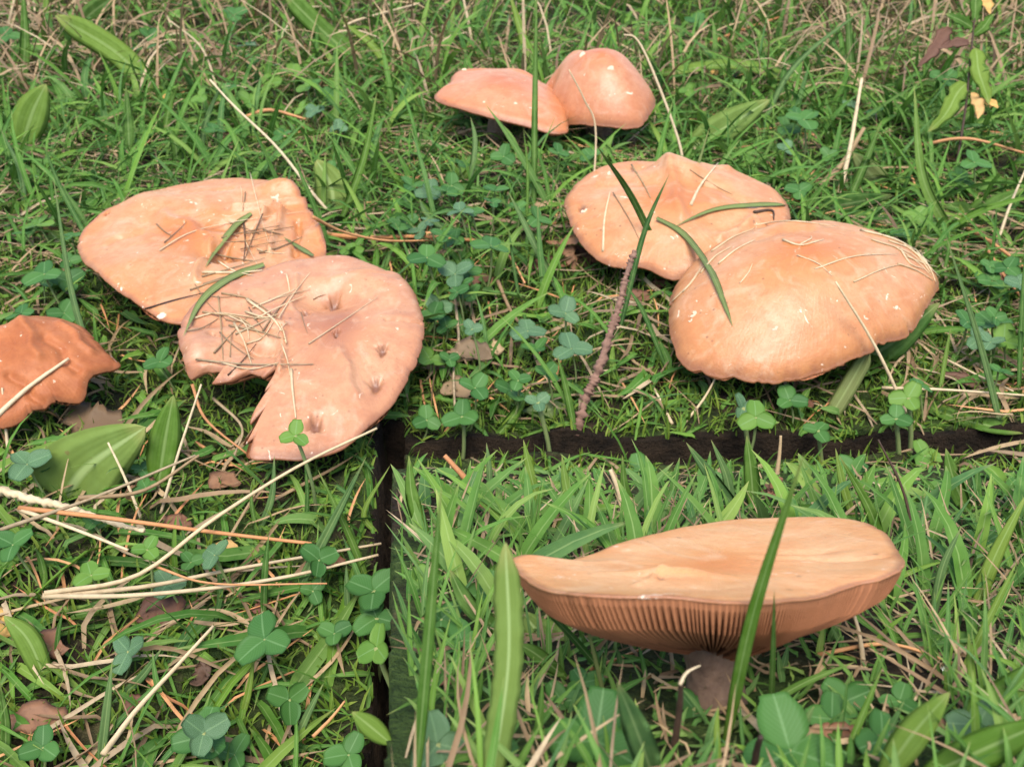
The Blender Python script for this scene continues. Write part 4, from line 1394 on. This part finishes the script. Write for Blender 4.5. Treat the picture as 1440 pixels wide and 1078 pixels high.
for pts, w, mat in [([(971, 290), (985, 262), (1010, 230)], 5, 'straw'), ([(970, 240), (1005, 262), (1030, 275)], 2, 'litter'), ([(888, 233), (905, 260), (915, 280)], 3, 'litter'),
                    ([(862, 272), (885, 310), (902, 345)], 2, 'litter'), ([(848, 355), (850, 310), (858, 270)], 4, 'straw'), ([(1060, 300), (1085, 297), (1088, 310)], 5, 'dark')]:
    put_tube(pts, w, mat, 'thin dry stalk lying on the ridged mushroom behind the dome', 'stalks on the ridged cap', 'straw', 'straw', n=12, lift=0.0006)

# stalks, needles, twigs standing or lying in the turf
for pts, w, mat, mode, dd, lab, nm, ct in [
    ([(470, 306), (440, 272), (390, 208), (330, 150), (295, 112)], 5, 'straw', 'up', -0.02, 'long bent pale stalk arching up behind the torn flat mushroom', 'dry_stalk', 'stalk'),
    ([(962, 255), (955, 200), (920, 105), (896, 56), (877, 49)], 4.5, 'straw', 'up', 0.0, 'thin hooked dry stalk beside the tall domed mushroom', 'dry_stalk', 'stalk'),
    ([(828, 345), (838, 190), (822, 141), (800, 98)], 3.5, 'straw', 'up', -0.05, 'thin white stalk crossing the tall domed mushroom', 'dry_stalk', 'stalk'),
    ([(1297, 632), (1235, 495), (1175, 396)], 6, 'straw', 'up', -0.04, 'stiff white stalk leaning across the large domed mushroom', 'dry_stalk', 'stalk'),
    ([(1400, 350), (1420, 290), (1446, 230)], 5, 'straw', 'up', 0.0, 'pale stalk standing by the rosette of green leaves', 'dry_stalk', 'stalk'),
    ([(225, 725), (250, 640), (283, 540)], 5, 'straw', 'up', 0.0, 'upright pale straw in front of the gap in the broken cap', 'dry_stalk', 'stalk'),
    ([(-15, 600), (40, 550), (98, 508)], 8, 'straw', 'lie', 0.0, 'thick pale straw lying over the rust mushroom', 'straw', 'straw'),
    ([(200, 732), (175, 670), (152, 622)], 5, 'straw', 'up', 0.0, 'pale straw leaning over the big flat leaf', 'straw', 'straw'),
    ([(14, 655), (8, 600), (3, 545)], 5, 'straw', 'up', 0.0, 'pale straw standing before the rust mushroom', 'straw', 'straw'),
    ([(60, 838), (200, 825), (330, 800), (536, 764)], 7.5, 'straw', 'span', 0.0, 'long pale pine needle of a pair, joined at a dark base', 'pine_needle', 'pine needle'),
    ([(60, 838), (200, 836), (380, 815), (532, 780)], 7.5, 'straw', 'span', 0.0, 'lower long pale pine needle of the joined pair', 'pine_needle', 'pine needle'),
    ([(62, 834), (190, 810), (300, 730), (420, 655), (530, 602)], 7, 'straw', 'span', 0.0, 'long pale straw rising from the joined needle pair to the broken cap', 'straw', 'straw'),
    ([(27, 716), (100, 742), (180, 773)], 6.5, 'straw', 'span', 0.0, 'pale pine needle slanting down beside the clover', 'pine_needle', 'pine needle'),
    ([(27, 714), (150, 728), (300, 748), (438, 764)], 8, 'needle', 'span', 0.0, 'thick orange-pink pine needle lying level through the turf', 'pine_needle', 'pine needle'),
    ([(455, 330), (520, 334), (600, 333), (710, 342)], 8, 'needle', 'span', 0.0, 'red-brown pine needle lying right of the torn flat mushroom', 'pine_needle', 'pine needle'),
    ([(440, 305), (480, 325), (540, 338), (610, 338)], 5, 'needle', 'span', 0.0, 'thin orange needle crossing the red-brown one', 'pine_needle', 'pine needle'),
    ([(270, 540), (290, 590), (350, 640)], 5, 'needle', 'span', 0.0, None, 'pine_needle', 'pine needle'),
    ([(275, 622), (320, 648), (350, 665)], 5, 'needle', 'span', 0.0, None, 'pine_needle', 'pine needle'),
    ([(98, 215), (112, 250), (128, 285)], 8, 'needle', 'up', 0.0, 'short orange stalk standing behind the flat tan mushroom', 'dry_stalk', 'stalk'),
    ([(440, 1035), (465, 1010), (485, 985)], 6, 'needle', 'span', 0.0, None, 'pine_needle', 'pine needle'),
    ([(215, 795), (300, 820), (460, 820)], 4, 'needle', 'span', 0.0, None, 'pine_needle', 'pine needle'),
    ([(1360, 320), (1400, 345), (1440, 375)], 6, 'needle', 'span', 0.0, None, 'pine_needle', 'pine needle'),
    ([(1388, 350), (1410, 385), (1436, 418)], 5, 'needle', 'span', 0.0, None, 'pine_needle', 'pine needle'),
    ([(1240, 545), (1330, 548), (1445, 556)], 5, 'straw', 'span', 0.0, None, 'straw', 'straw'),
    ([(1330, 505), (1380, 530), (1425, 550)], 4, 'straw', 'span', 0.0, None, 'straw', 'straw'),
    ([(960, 598), (990, 560), (1012, 520)], 4.5, 'straw', 'up', 0.0, None, 'straw', 'straw'),
    ([(945, 600), (930, 570), (915, 540)], 5, 'straw', 'lie', 0.0, None, 'straw', 'straw'),
    ([(145, 1060), (190, 1000), (245, 940), (300, 880)], 9, 'straw', 'span', 0.0, 'thick pale straw lying slantwise near the large clover', 'straw', 'straw'),
    ([(110, 700), (200, 690), (280, 640)], 7, 'litter', 'span', 0.0, None, 'straw', 'straw'),
    ([(0, 745), (130, 700), (275, 640)], 6, 'litter', 'span', 0.0, None, 'straw', 'straw'),
    ([(300, 560), (340, 600), (330, 640)], 5, 'litter', 'span', 0.0, None, 'straw', 'straw'),
    ([(640, 420), (645, 480), (638, 520), (640, 580)], 5, 'litter', 'span', 0.0, None, 'straw', 'straw'),
    ([(700, 395), (720, 440), (745, 470)], 6, 'litter', 'span', 0.0, None, 'straw', 'straw'),
    ([(690, 335), (720, 365), (738, 398)], 5, 'needle', 'span', 0.0, None, 'pine_needle', 'pine needle'),
    ([(1150, 265), (1185, 230), (1215, 180)], 11, 'litter', 'up', 0.0, 'brown withered leaf stalk above the large domed mushroom', 'dry_stalk', 'stalk'),
    ([(1180, 275), (1195, 210), (1212, 110)], 8, 'straw', 'up', 0.0, 'pale withered grass leaf beside the brown one', 'dry_stalk', 'stalk'),
    ([(470, 50), (500, 30), (590, 5)], 5, 'straw', 'up', 0.0, None, 'straw', 'straw'),
    ([(300, 130), (265, 60), (255, 20)], 5, 'litter', 'up', 0.0, None, 'straw', 'straw'),
    ([(310, 140), (285, 70), (240, 30)], 4, 'litter', 'up', 0.0, None, 'straw', 'straw'),
    ([(345, 165), (380, 155), (430, 168)], 7, 'needle', 'span', 0.0, None, 'pine_needle', 'pine needle'),
    ([(1290, 205), (1360, 195), (1440, 215)], 6, 'needle', 'span', 0.0, None, 'pine_needle', 'pine needle'),
    ([(1000, 60), (1050, 40), (1110, 20)], 5, 'needle', 'span', 0.0, None, 'pine_needle', 'pine needle'),
    ([(945, 1070), (955, 1000), (958, 955)], 13, 'dark', 'up', -0.08, 'dark brown broken twig standing before the funnel-shaped mushroom stem', 'twig', 'twig'),
    ([(956, 962), (966, 945), (985, 935)], 6, 'straw', 'upt', -0.08, 'pale split tip of the dark broken twig', 'splinter', 'twig'),
    ([(1060, 1085), (1064, 1055), (1070, 1035)], 13, 'dark', 'up', -0.05, 'short dark stub of a twig at the low end of the bank', 'twig', 'twig'),
    ([(1215, 940), (1208, 890), (1196, 850)], 8, 'straw', 'up', 0.0, 'pale straw standing behind the funnel-shaped mushroom', 'straw', 'straw'),
    ([(880, 735), (870, 690), (858, 660)], 11, 'straw', 'up', 0.0, 'short thick straw standing behind the funnel-shaped cap', 'straw', 'straw'),
    ([(700, 775), (672, 765), (645, 765)], 8, 'litter', 'up', 0.0, None, 'straw', 'straw'),
    ([(1150, 920), (1250, 905), (1350, 935)], 7, 'needle', 'span', 0.0, 'orange needle lying on the bank beyond the mushroom', 'pine_needle', 'pine needle'),
    ([(830, 940), (870, 925), (930, 900)], 6, 'needle', 'span', 0.0, None, 'pine_needle', 'pine needle'),
    ([(1260, 700), (1240, 720), (1218, 740)], 8, 'straw', 'up', 0.0, None, 'straw', 'straw'),
    ([(1290, 780), (1270, 690), (1235, 618)], 5, 'dark', 'up', 0.0, 'thin dark stalk rising at the back of the bank', 'dry_stalk', 'stalk'),
    ([(680, 715), (660, 680), (625, 640)], 12, 'needle', 'up', 0.0, 'reddish dry stalk at the back corner of the bank', 'dry_stalk', 'stalk'),
    ([(1092, 670), (1096, 640), (1098, 612)], 7, 'litter', 'up', 0.0, None, 'straw', 'straw'),
]:
    if mode == 'upt':
        mode = 'up'
        t0 = bevel_hit_terrain(945, 1070)
        P = np.array([CAM + t0 * 0.92 * ray(x, y) for x, y in smooth_path(pts, 12)])
        V, F, A = tube_mesh(P, np.linspace(1, 0.25, 12) * w * 0.5 * t0 / FPX, 6, 0.1, 0.1)
        o = recentre(mesh_obj(nm, V, F, M[mat], None, A), P[0])
        tag(o, lab, ct)
        continue
    grp = None
    if lab is None:
        lab, grp = {'pine needle': ('loose orange-brown pine needle lying in the turf', 'loose pine needles'), 'straw': ('loose dry straw caught in the turf', 'loose straws')}[ct]
    put_tube(pts, w, mat, lab, grp, nm, ct, mode=mode, dd=dd, lift=(0.024 if pts[0][1] > 640 and pts[0][0] < 560 else 0.010 if pts[0][1] < 620 else 0.004) if mode == 'span' else 0.0015, taper=0.45)

put_blade([(1036, 994), (1065, 1018), (1112, 1068)], 15, 'straw', 'flat white straw lying on the bank beside the toothed clover leaf', None, name='straw', cat='straw', mode='span', prof='strap', fold=0.1, lift=0.004)
# dry seed head
put_tube([(-20, 682), (40, 700), (100, 715), (160, 735), (203, 746)], 13, 'straw', 'dry knobbly seed head lying beside the pine needles', None, 'seed_head', 'seed head', mode='span', lift=0.018, rough=0.28, n=60, taper=0.55, sides=8)
# scaly brown shoot with a withered tuft on top
put_tube([(810, 612), (824, 560), (838, 530), (858, 470), (872, 425), (880, 390), (893, 352)], 13, 'twig', 'rough scaly brown twig leaning in front of the ridged mushroom', None, 'twig', 'twig', mode='up', dd=0.0, lift=0.0, rough=0.25, n=110, taper=0.45, sides=9, scaly=0.9)


def leaf_piece(P0, dirv, length, width, mat, name, parent=None, bend=0.4, fold=0.2, normal=(0, -0.3, 0.95)):
    n = 16
    f = np.linspace(0, 1, n)
    dirv = np.asarray(dirv, float)
    dirv /= np.linalg.norm(dirv)
    P = np.asarray(P0) + dirv * (f * length)[:, None] + np.array((0, 0, 1.0)) * (bend * length * f * (1 - f))[:, None]
    w = PROFILES['ovate'](f) * width * 0.5
    w = w * (1 + 0.16 * np.sin(f * 17 + random.random() * 6) + 0.10 * np.sin(f * 31 + random.random() * 6))
    P = P + np.cross(dirv, (0, 0, 1.0)) * (0.18 * width * np.sin(f * 6 + random.random() * 6))[:, None]
    V, F, A = ribbon_mesh(P, w, fold, np.asarray(normal, float), random.random(), 0.05, random.uniform(-0.8, 0.8))
    return mesh_obj(name, V, F, M[mat], parent, A)


def tuft(px, py, size, label):
    t = bevel_hit_terrain(px, py + 25)
    P = CAM + t * ray(px, py)
    r = empty('withered_flower', P)
    for k in range(16):
        a = random.uniform(0, 6.28)
        leaf_piece(np.array((random.uniform(-1, 1), random.uniform(-0.6, 0.6), random.uniform(-0.9, 0.7))) * size * 0.35, (math.cos(a), math.sin(a), random.uniform(-0.9, 0.6)), size * random.uniform(0.4, 0.9),
                   size * random.uniform(0.18, 0.35), 'deadleaf', 'petal', r, random.uniform(-0.4, 0.6), random.uniform(0.1, 0.5), (random.uniform(-1, 1), -0.4, 0.7))
    n = 6
    Q = np.linspace((0, 0, 0), (0, 0, float(ground_z(P[0], P[1])) - P[2]), n)
    V, F, A = tube_mesh(Q, np.full(n, size * 0.05), 5, 0.2)
    mesh_obj('stem', V, F, M['dark'], r, A)
    tag(r, label, 'dried flower')


tuft(812, 352, 0.030, 'withered red-brown flower head at the edge of the ridged mushroom')
tuft(1090, 688, 0.007, 'tiny brown withered bud behind the funnel-shaped cap on the bank')

# yellowing herb
hb = bevel_hit_terrain(1345, 232)
HB = CAM + hb * ray(1345, 232)
herb = empty('herb_plant', HB)
Ph = np.array([CAM + hb * 0.99 * ray(x, y) - HB for x, y in smooth_path([(1345, 234), (1358, 150), (1366, 70), (1374, -10)], 20)])
V, F, A = tube_mesh(Ph, np.linspace(4, 2.5, 20) * 0.5 * hb / FPX, 6, 0.1)
mesh_obj('stem', V, F, M['dark'], herb, A)
for a, b, w, mat in [((1370, 68), (1388, 148), 26, 'blade_light'), ((1362, 118), (1306, 186), 26, 'blade_light'), ((1372, 130), (1376, 168), 18, 'yellow'), ((1384, 140), (1404, 152), 12, 'yellow'),
                     ((1376, -6), (1394, 20), 20, 'yellow'), ((1340, 40), (1290, 95), 20, 'deadleaf'), ((1368, 40), (1330, 20), 18, 'blade'), ((1370, 50), (1400, 20), 16, 'blade'), ((1362, 60), (1318, 68), 14, 'deadleaf'),
                     ((1368, 30), (1378, -20), 18, 'blade'), ((1360, 100), (1392, 96), 14, 'blade')]:
    A0 = CAM + hb * 0.99 * ray(*a) - HB
    B0 = CAM + hb * 0.985 * ray(*b) - HB
    leaf_piece(A0, B0 - A0, np.linalg.norm(B0 - A0), w * hb / FPX, mat, 'leaf', herb, 0.15, 0.2, -FWD)
tag(herb, 'tall herb with a dark stem and yellowing leaves', 'herb')

# fallen leaves
L_DL, G_DL = 'small crumpled brown dead leaf lying in the turf', 'fallen dead leaves'
for (px, py, lpx, wpx, mat, lab) in [
    (222, 878, 52, 40, 'deadleaf', 'crumpled dark-red dead leaf under the joined pine needles'), (78, 920, 58, 28, 'deadleaf', None), (195, 1000, 30, 16, 'deadleaf', None), (50, 1030, 90, 34, 'deadleaf', 'large brown dead leaf lying in the near turf'),
    (318, 782, 40, 26, 'yellow', 'yellowing leaf lying above the pale needle pair'), (200, 700, 36, 26, 'deadleaf', None), (285, 965, 26, 22, 'dark', None), (320, 690, 46, 22, 'deadleaf', None),
    (5, 890, 40, 30, 'yellow', None), (470, 800, 36, 18, 'deadleaf', None), (232, 145, 20, 12, 'yellow', None), (1015, 115, 30, 16, 'yellow', None), (500, 140, 32, 22, 'litter', None),
    (660, 405, 66, 18, 'deadleaf', None), (665, 510, 60, 30, 'litter', None), (690, 500, 40, 22, 'litter', None), (640, 560, 40, 26, 'litter', None), (770, 585, 50, 30, 'blade_grey', 'pale torn green leaf on the ground below the dewy clover'),
    (1180, 640, 0, 0, '', None), (1405, 400, 46, 24, 'deadleaf', None), (900, 430, 36, 22, 'deadleaf', None), (925, 410, 30, 16, 'deadleaf', None), (1345, 545, 50, 16, 'deadleaf', None), (430, 630, 40, 22, 'deadleaf', None),
    (520, 600, 36, 20, 'deadleaf', None), (1130, 580, 26, 12, 'deadleaf', None), (325, 200, 30, 12, 'deadleaf', None), (1240, 230, 46, 22, 'litter', None), (760, 300, 40, 12, 'litter', None),
    (100, 845, 40, 14, 'deadleaf', None), (370, 865, 30, 14, 'deadleaf', None), (250, 745, 40, 20, 'deadleaf', None), (130, 600, 90, 40, 'litter', 'grey-brown dead leaf tucked under the big flat green leaf'),
]:
    if lpx == 0:
        continue
    t = bevel_hit_terrain(px, py)
    P = CAM + t * ray(px, py)
    k = t / FPX
    a = random.uniform(-0.5, 0.5) + (math.pi if random.random() < 0.5 else 0)
    L = lpx * k
    dv = np.array((math.cos(a), math.sin(a), 0.12))
    o = leaf_piece(P - dv * L * 0.5 + np.array((0, 0, 0.004)), dv, L, wpx * k * 1.4, mat, 'fallen_leaf', None, 0.25, 0.25)
    recentre(o, P)
    tag(o, lab or L_DL, 'fallen leaf', None if lab else G_DL)
for (px, py, lpx, wpx, mat) in [(1185, 1028, 60, 26, 'deadleaf'), (1140, 1030, 56, 20, 'litter'), (1330, 1020, 60, 16, 'deadleaf'), (620, 960, 40, 16, 'deadleaf')]:
    t = bevel_hit_terrain(px, py) - 0.004
    P = CAM + t * ray(px, py)
    k = t / FPX
    dv = np.array((1, random.uniform(-0.2, 0.5), 0.1))
    o = recentre(leaf_piece(P - dv * lpx * k * 0.5, dv, lpx * k, wpx * k, mat, 'fallen_leaf', None, 0.2, 0.3), P)
    tag(o, 'small brown dead leaf lying on the raised bank', 'fallen leaf', 'dead leaves on the bank')

# clover
L_CL, G_CL = 'small three-leaved green clover growing in the turf', 'clovers in the turf'
for (px, py, s, mat, h, lab) in [
    (415, 612, 27, 'clover_light', 0.034, 'bright green clover standing against the edge of the broken pink cap'),
    (225, 508, 30, 'clover', 0.016, 'green clover between the rust mushroom and the broken cap'),
    (372, 898, 52, 'clover', 0.020, 'large round-leaved dark green clover near the joined pine needles'),
    (283, 1035, 52, 'clover', 0.018, 'largest round-leaved clover in the near grass beside the thick straw'),
    (207, 772, 27, 'clover_light', 0.020, 'light green clover touching the thick orange needle'),
    (128, 808, 30, 'clover_light', 0.014, None), (18, 765, 36, 'clover', 0.018, None), (38, 652, 36, 'clover_dew', 0.02, 'dewy clover beside the big flat leaf'),
    (62, 655, 26, 'clover', 0.012, None), (235, 820, 30, 'clover_dew', 0.014, None), (268, 790, 24, 'clover', 0.012, None), (525, 830, 46, 'clover', 0.016, 'clover in the shade of the cut bank edge'),
    (530, 868, 40, 'clover', 0.012, None), (180, 915, 36, 'clover_dew', 0.010, None), (470, 890, 30, 'clover', 0.008, None), (490, 1060, 40, 'clover', 0.012, None),
    (600, 362, 34, 'clover', 0.030, 'tall clover right of the broken cap'), (640, 385, 34, 'clover_dew', 0.022, None), (690, 345, 34, 'clover', 0.028, 'dark clover with a nibbled leaf beside the red-brown needle'),
    (622, 330, 24, 'clover', 0.02, None), (610, 442, 27, 'clover', 0.018, None), (628, 458, 22, 'clover', 0.012, None), (605, 505, 26, 'clover_light', 0.012, None), (632, 505, 20, 'clover', 0.01, None),
    (668, 545, 32, 'clover', 0.022, None), (650, 585, 34, 'clover', 0.016, None), (600, 590, 26, 'clover', 0.01, None), (795, 440, 30, 'clover_dew', 0.026, 'frosted-looking dewy clover above another one'),
    (803, 490, 36, 'clover_dew', 0.020, 'dew-covered pale clover beside the scaly twig'), (742, 465, 34, 'clover_dew', 0.016, 'speckled clover left of the dew-covered one'), (755, 490, 26, 'clover', 0.012, None),
    (1395, 455, 30, 'clover', 0.02, None), (1412, 480, 32, 'clover_light', 0.018, 'light clover at the foot of the long bluish blade'), (1395, 395, 24, 'clover', 0.012, None), (1260, 588, 26, 'clover', 0.018, 'clover by the thick leaf lying near the bank'),
    (1150, 605, 26, 'clover', 0.012, None), (1125, 268, 24, 'clover', 0.018, None), (1130, 168, 32, 'clover', 0.03, 'bluish clover behind the ridged mushroom'), (1105, 180, 24, 'clover', 0.02, None),
    (380, 118, 24, 'clover_light', 0.022, None), (350, 140, 24, 'clover_light', 0.016, None), (412, 102, 24, 'clover_light', 0.024, None), (440, 120, 20, 'clover', 0.02, None), (395, 190, 20, 'clover', 0.014, None),
    (580, 262, 26, 'clover', 0.022, None), (605, 272, 26, 'clover_dew', 0.018, None), (570, 285, 20, 'clover', 0.012, None), (708, 220, 24, 'clover', 0.022, None), (785, 214, 20, 'clover', 0.022, None),
    (830, 218, 22, 'clover', 0.018, None), (1370, 228, 28, 'clover', 0.022, None), (1350, 250, 24, 'clover', 0.014, None), (1330, 110, 26, 'clover', 0.02, None), (870, 190, 22, 'clover', 0.014, None),
    (62, 385, 36, 'clover', 0.022, 'dark clover left of the flat tan mushroom'), (95, 395, 30, 'clover', 0.014, None), (55, 315, 28, 'clover_light', 0.016, None), (90, 440, 28, 'clover', 0.014, None),
    (30, 440, 26, 'clover', 0.012, None), (495, 352, 22, 'clover_light', 0.012, None), (560, 320, 22, 'clover', 0.014, None), (10, 50, 24, 'clover', 0.03, None), (200, 70, 26, 'clover', 0.02, None),
    (1290, 305, 24, 'clover_light', 0.012, None), (1270, 330, 22, 'clover', 0.012, None), (980, 30, 22, 'clover', 0.02, None), (330, 20, 22, 'clover', 0.03, None), (130, 735, 20, 'clover', 0.008, None),
    (200, 660, 26, 'clover', 0.008, None), (205, 685, 24, 'clover', 0.006, None), (440, 830, 24, 'clover', 0.008, None), (60, 1050, 34, 'clover', 0.01, None), (330, 1060, 34, 'clover', 0.01, None),
]:
    clover_at(px, py, s, mat, lab or L_CL, None if lab else G_CL, h)
_r2 = random.Random(11)
for (cx, cy, sx, sy, num) in [(620, 420, 70, 110, 11), (670, 300, 90, 40, 8), (80, 400, 90, 80, 10), (1390, 420, 60, 120, 10), (400, 130, 120, 60, 10), (300, 900, 240, 130, 5), (1100, 160, 160, 60, 8), (740, 520, 40, 60, 4),
                              (1200, 570, 120, 40, 5), (560, 220, 100, 50, 6), (1000, 590, 100, 20, 4), (200, 60, 160, 40, 5)]:
    for _ in range(num):
        px, py = cx + _r2.uniform(-1, 1) * sx, cy + _r2.uniform(-1, 1) * sy
        if (py > 590 and px > 535) or (790 < px < 900 and py > 400):
            continue
        if any(c.hit(px, py) is not None or c.hit(px, py + 26) is not None for c in CAPS):
            continue
        near = 15 + 24 * max(0, min(1, py / 1000))
        clover_at(px, py, near * _r2.uniform(0.75, 1.1), _r2.choice(['clover', 'clover', 'clover_light', 'clover_dew']), L_CL, G_CL, _r2.uniform(0.012, 0.026), tilt=(_r2.uniform(-0.1, 0.7), _r2.uniform(-0.5, 0.5)))
L_CB, G_CB = 'small green clover growing on the raised bank', 'clovers on the bank'
for (px, py, s, mat, h, lab, az) in [
    (838, 1040, 84, 'clover', 0.010, 'large oval-leaved clover on the bank beside the broad bluish blade tip', 1.9), (1112, 1055, 90, 'clover', 0.008, 'oval-leaved clover at the white straw on the bank', 4.2), (615, 1045, 58, 'clover_dew', 0.009, 'pointed-leaved clover at the foot of the toothed leaf', 0.4),
    (1190, 985, 46, 'clover', 0.007, None, None), (1170, 1010, 44, 'clover', 0.006, None, None), (975, 995, 40, 'clover', 0.006, None, None), (1265, 985, 34, 'clover', 0.006, None, None),
    (1375, 1020, 48, 'clover_dew', 0.007, None, None), (1240, 1040, 50, 'clover', 0.006, None, None), (700, 1050, 40, 'clover', 0.005, None, None), (790, 985, 40, 'clover', 0.006, None, None), (650, 900, 40, 'clover', 0.006, None, None),
    (620, 870, 36, 'clover', 0.006, None, None), (820, 960, 34, 'clover', 0.006, None, None), (600, 820, 36, 'clover_light', 0.006, None, None), (1130, 870, 34, 'clover', 0.005, None, None), (1340, 900, 40, 'clover_light', 0.006, None, None),
    (690, 830, 40, 'clover', 0.006, None, None), (720, 700, 34, 'clover_light', 0.004, None, None), (900, 660, 30, 'clover', 0.004, None, None), (1290, 720, 34, 'clover_light', 0.005, None, None), (1390, 760, 40, 'clover', 0.006, None, None),
    (1300, 640, 30, 'clover_light', 0.004, None, None), (1200, 660, 30, 'clover', 0.004, None, None), (640, 740, 34, 'clover', 0.005, None, None),
]:
    clover_at(px, py, s, mat, lab or L_CB, None if lab else G_CB, h, az=az)

# dew drops hanging at blade tips on the bank
def ball(name, P, r, mat, label, group):
    n, m = 9, 14
    vs = []
    for i in range(n):
        a = math.pi * i / (n - 1)
        for j in range(m):
            b = 2 * math.pi * j / m
            vs.append((r * math.sin(a) * math.cos(b), r * math.sin(a) * math.sin(b), r * math.cos(a) * 1.05))
    o = mesh_obj(name, np.array(vs), grid_faces(n, m, True)[:, ::-1].copy(), M[mat])
    o.location = P
    tag(o, label, 'water drop', group)


for (px, py, r) in [(782, 993, 5.5), (1329, 937, 5.5), (1101, 1004, 5), (1255, 1031, 5), (1420, 912, 4.5), (1392, 1024, 5)]:
    t = bevel_hit_terrain(px, py + 45)
    P = CAM + t * ray(px, py)
    b = put_blade([(px + random.uniform(-6, 6), py + 48), (px + 1, py + 25), (px, py + 2)], 5, 'blade', 'short thin grass tip carrying a water drop on the bank', 'drop-bearing grass tips', n=10)
    ball('water_drop', P, r * t / FPX, 'drop', 'clear round water drop on a grass tip on the bank', 'water drops')

# white flecks on the rear caps
for (px, py, r) in [(820, 78, 5), (859, 97, 4.5), (681, 145, 2.5), (725, 147, 3), (653, 99, 3), (977, 443, 5), (972, 452, 3), (1091, 463, 4), (1184, 487, 4), (981, 425, 2.5), (857, 246, 4), (822, 298, 4), (388, 279, 5), (1215, 448, 4)]:
    t = hit(px, py)
    P = CAM + t * ray(px, py)
    k = r * t / FPX
    th = np.linspace(0, 2 * math.pi, 16, endpoint=False)
    q = k * (1 + (0.15 if py < 160 else 0.45) * np.sin(3 * th + px) + (0 if py < 160 else 0.2) * np.sin(5 * th + py))
    V = [P + np.array((math.cos(a) * rr, 0.55 * math.sin(a) * rr, 0.72 * math.sin(a) * rr)) for a, rr in zip(th, q)]
    V = [p + np.array((0, -0.35, 0.6)) * 0.0004 for p in V] + [P + np.array((0, -0.5, 0.7)) * max(0.0006, k * 0.3)]
    o = mesh_obj('white_scuff', np.array(V), [(i, (i + 1) % 16, 16) for i in range(16)], M['fleck'])
    recentre(o, P)
    host = 'two orange mushrooms' if py < 160 else 'ridged mushroom' if px < 900 else 'large domed mushroom' if px > 900 else ''
    if px < 600:
        host = 'flat torn mushroom'
    tag(o, f'tiny white scuff of bare flesh on the {host}', 'scuff', f'scuffs on the {host}')


# ------------------------------------------------------------------ say which one: nearest landmark and rank
LAND = [('the flat torn mushroom', L1.O), ('the broken pink cap', L2.O), ('the rust mushroom', L3.O), ('the large domed mushroom', R1.O),
        ('the ridged mushroom', R2.O), ('the flattened orange mushroom', B1.O), ('the tall orange dome', B2.O), ('the funnel-shaped mushroom', I1.O)]
for nm, (px, py) in [('the scaly twig', (830, 540)), ('the joined pine needles', (62, 836)), ('the yellowing herb', (1345, 232)), ('the largest round clover', (283, 1035)),
                     ('the rosette by the pale stalk', (1355, 318)), ('the toothed leaf', (690, 1070)), ('the tongue-shaped leaf', (1260, 1060)), ('the long arching strap leaf', (200, 130))]:
    LAND.append((nm, CAM + bevel_hit_terrain(px, py) * ray(px, py)))
LOOK = {'clover': 'dark green', 'clover_light': 'light green', 'clover_dew': 'dewy grey-green', 'blade': 'green', 'blade_dark': 'dark green', 'blade_light': 'light green',
        'blade_blue': 'bluish', 'blade_grey': 'greyish', 'leaf': 'pale green', 'deadleaf': 'brown', 'litter': 'tan', 'yellow': 'yellow', 'dark': 'blackish', 'straw': 'pale', 'needle': 'orange'}
MATKEY = {m.name: k for k, m in M.items()}
KIND = {'clovers in the turf': 'clover in the turf', 'clovers on the bank': 'clover on the bank', G_TALL: 'grass blade in the turf', G_BANK: 'grass blade on the bank', 'broad leaves in the turf': 'broad leaf',
        G_DL: 'crumpled dead leaf', 'dead leaves on the bank': 'dead leaf on the bank', 'loose pine needles': 'loose pine needle', 'loose straws': 'loose dry straw'}
ORD = ['', 'second ', 'third ', 'fourth ', 'fifth ', 'sixth ', 'seventh ', 'eighth ', 'ninth ', 'tenth ', 'eleventh ', 'twelfth ', 'thirteenth ', 'fourteenth ', 'fifteenth ', 'sixteenth ', 'seventeenth ', 'eighteenth ']
bins = {}
for o in list(COL.objects):
    g = o.get('group')
    if o.parent is None and g in KIND:
        me = o.data if o.type == 'MESH' else next(c for c in COL.objects if c.parent is o and c.name.startswith('leaflet')).data
        look = LOOK[MATKEY[me.materials[0].name]]
        p = np.array(o.location)
        ds = [np.linalg.norm(p[:2] - q[:2]) for _, q in LAND]
        i = int(np.argmin(ds))
        bins.setdefault((g, look, LAND[i][0]), []).append((ds[i], o))
for (g, look, land), lst in bins.items():
    lst.sort(key=lambda q: q[0])
    for r, (_, o) in enumerate(lst):
        o['label'] = f"{look} {KIND[g]}, {ORD[min(r, 17)]}nearest to {land}"
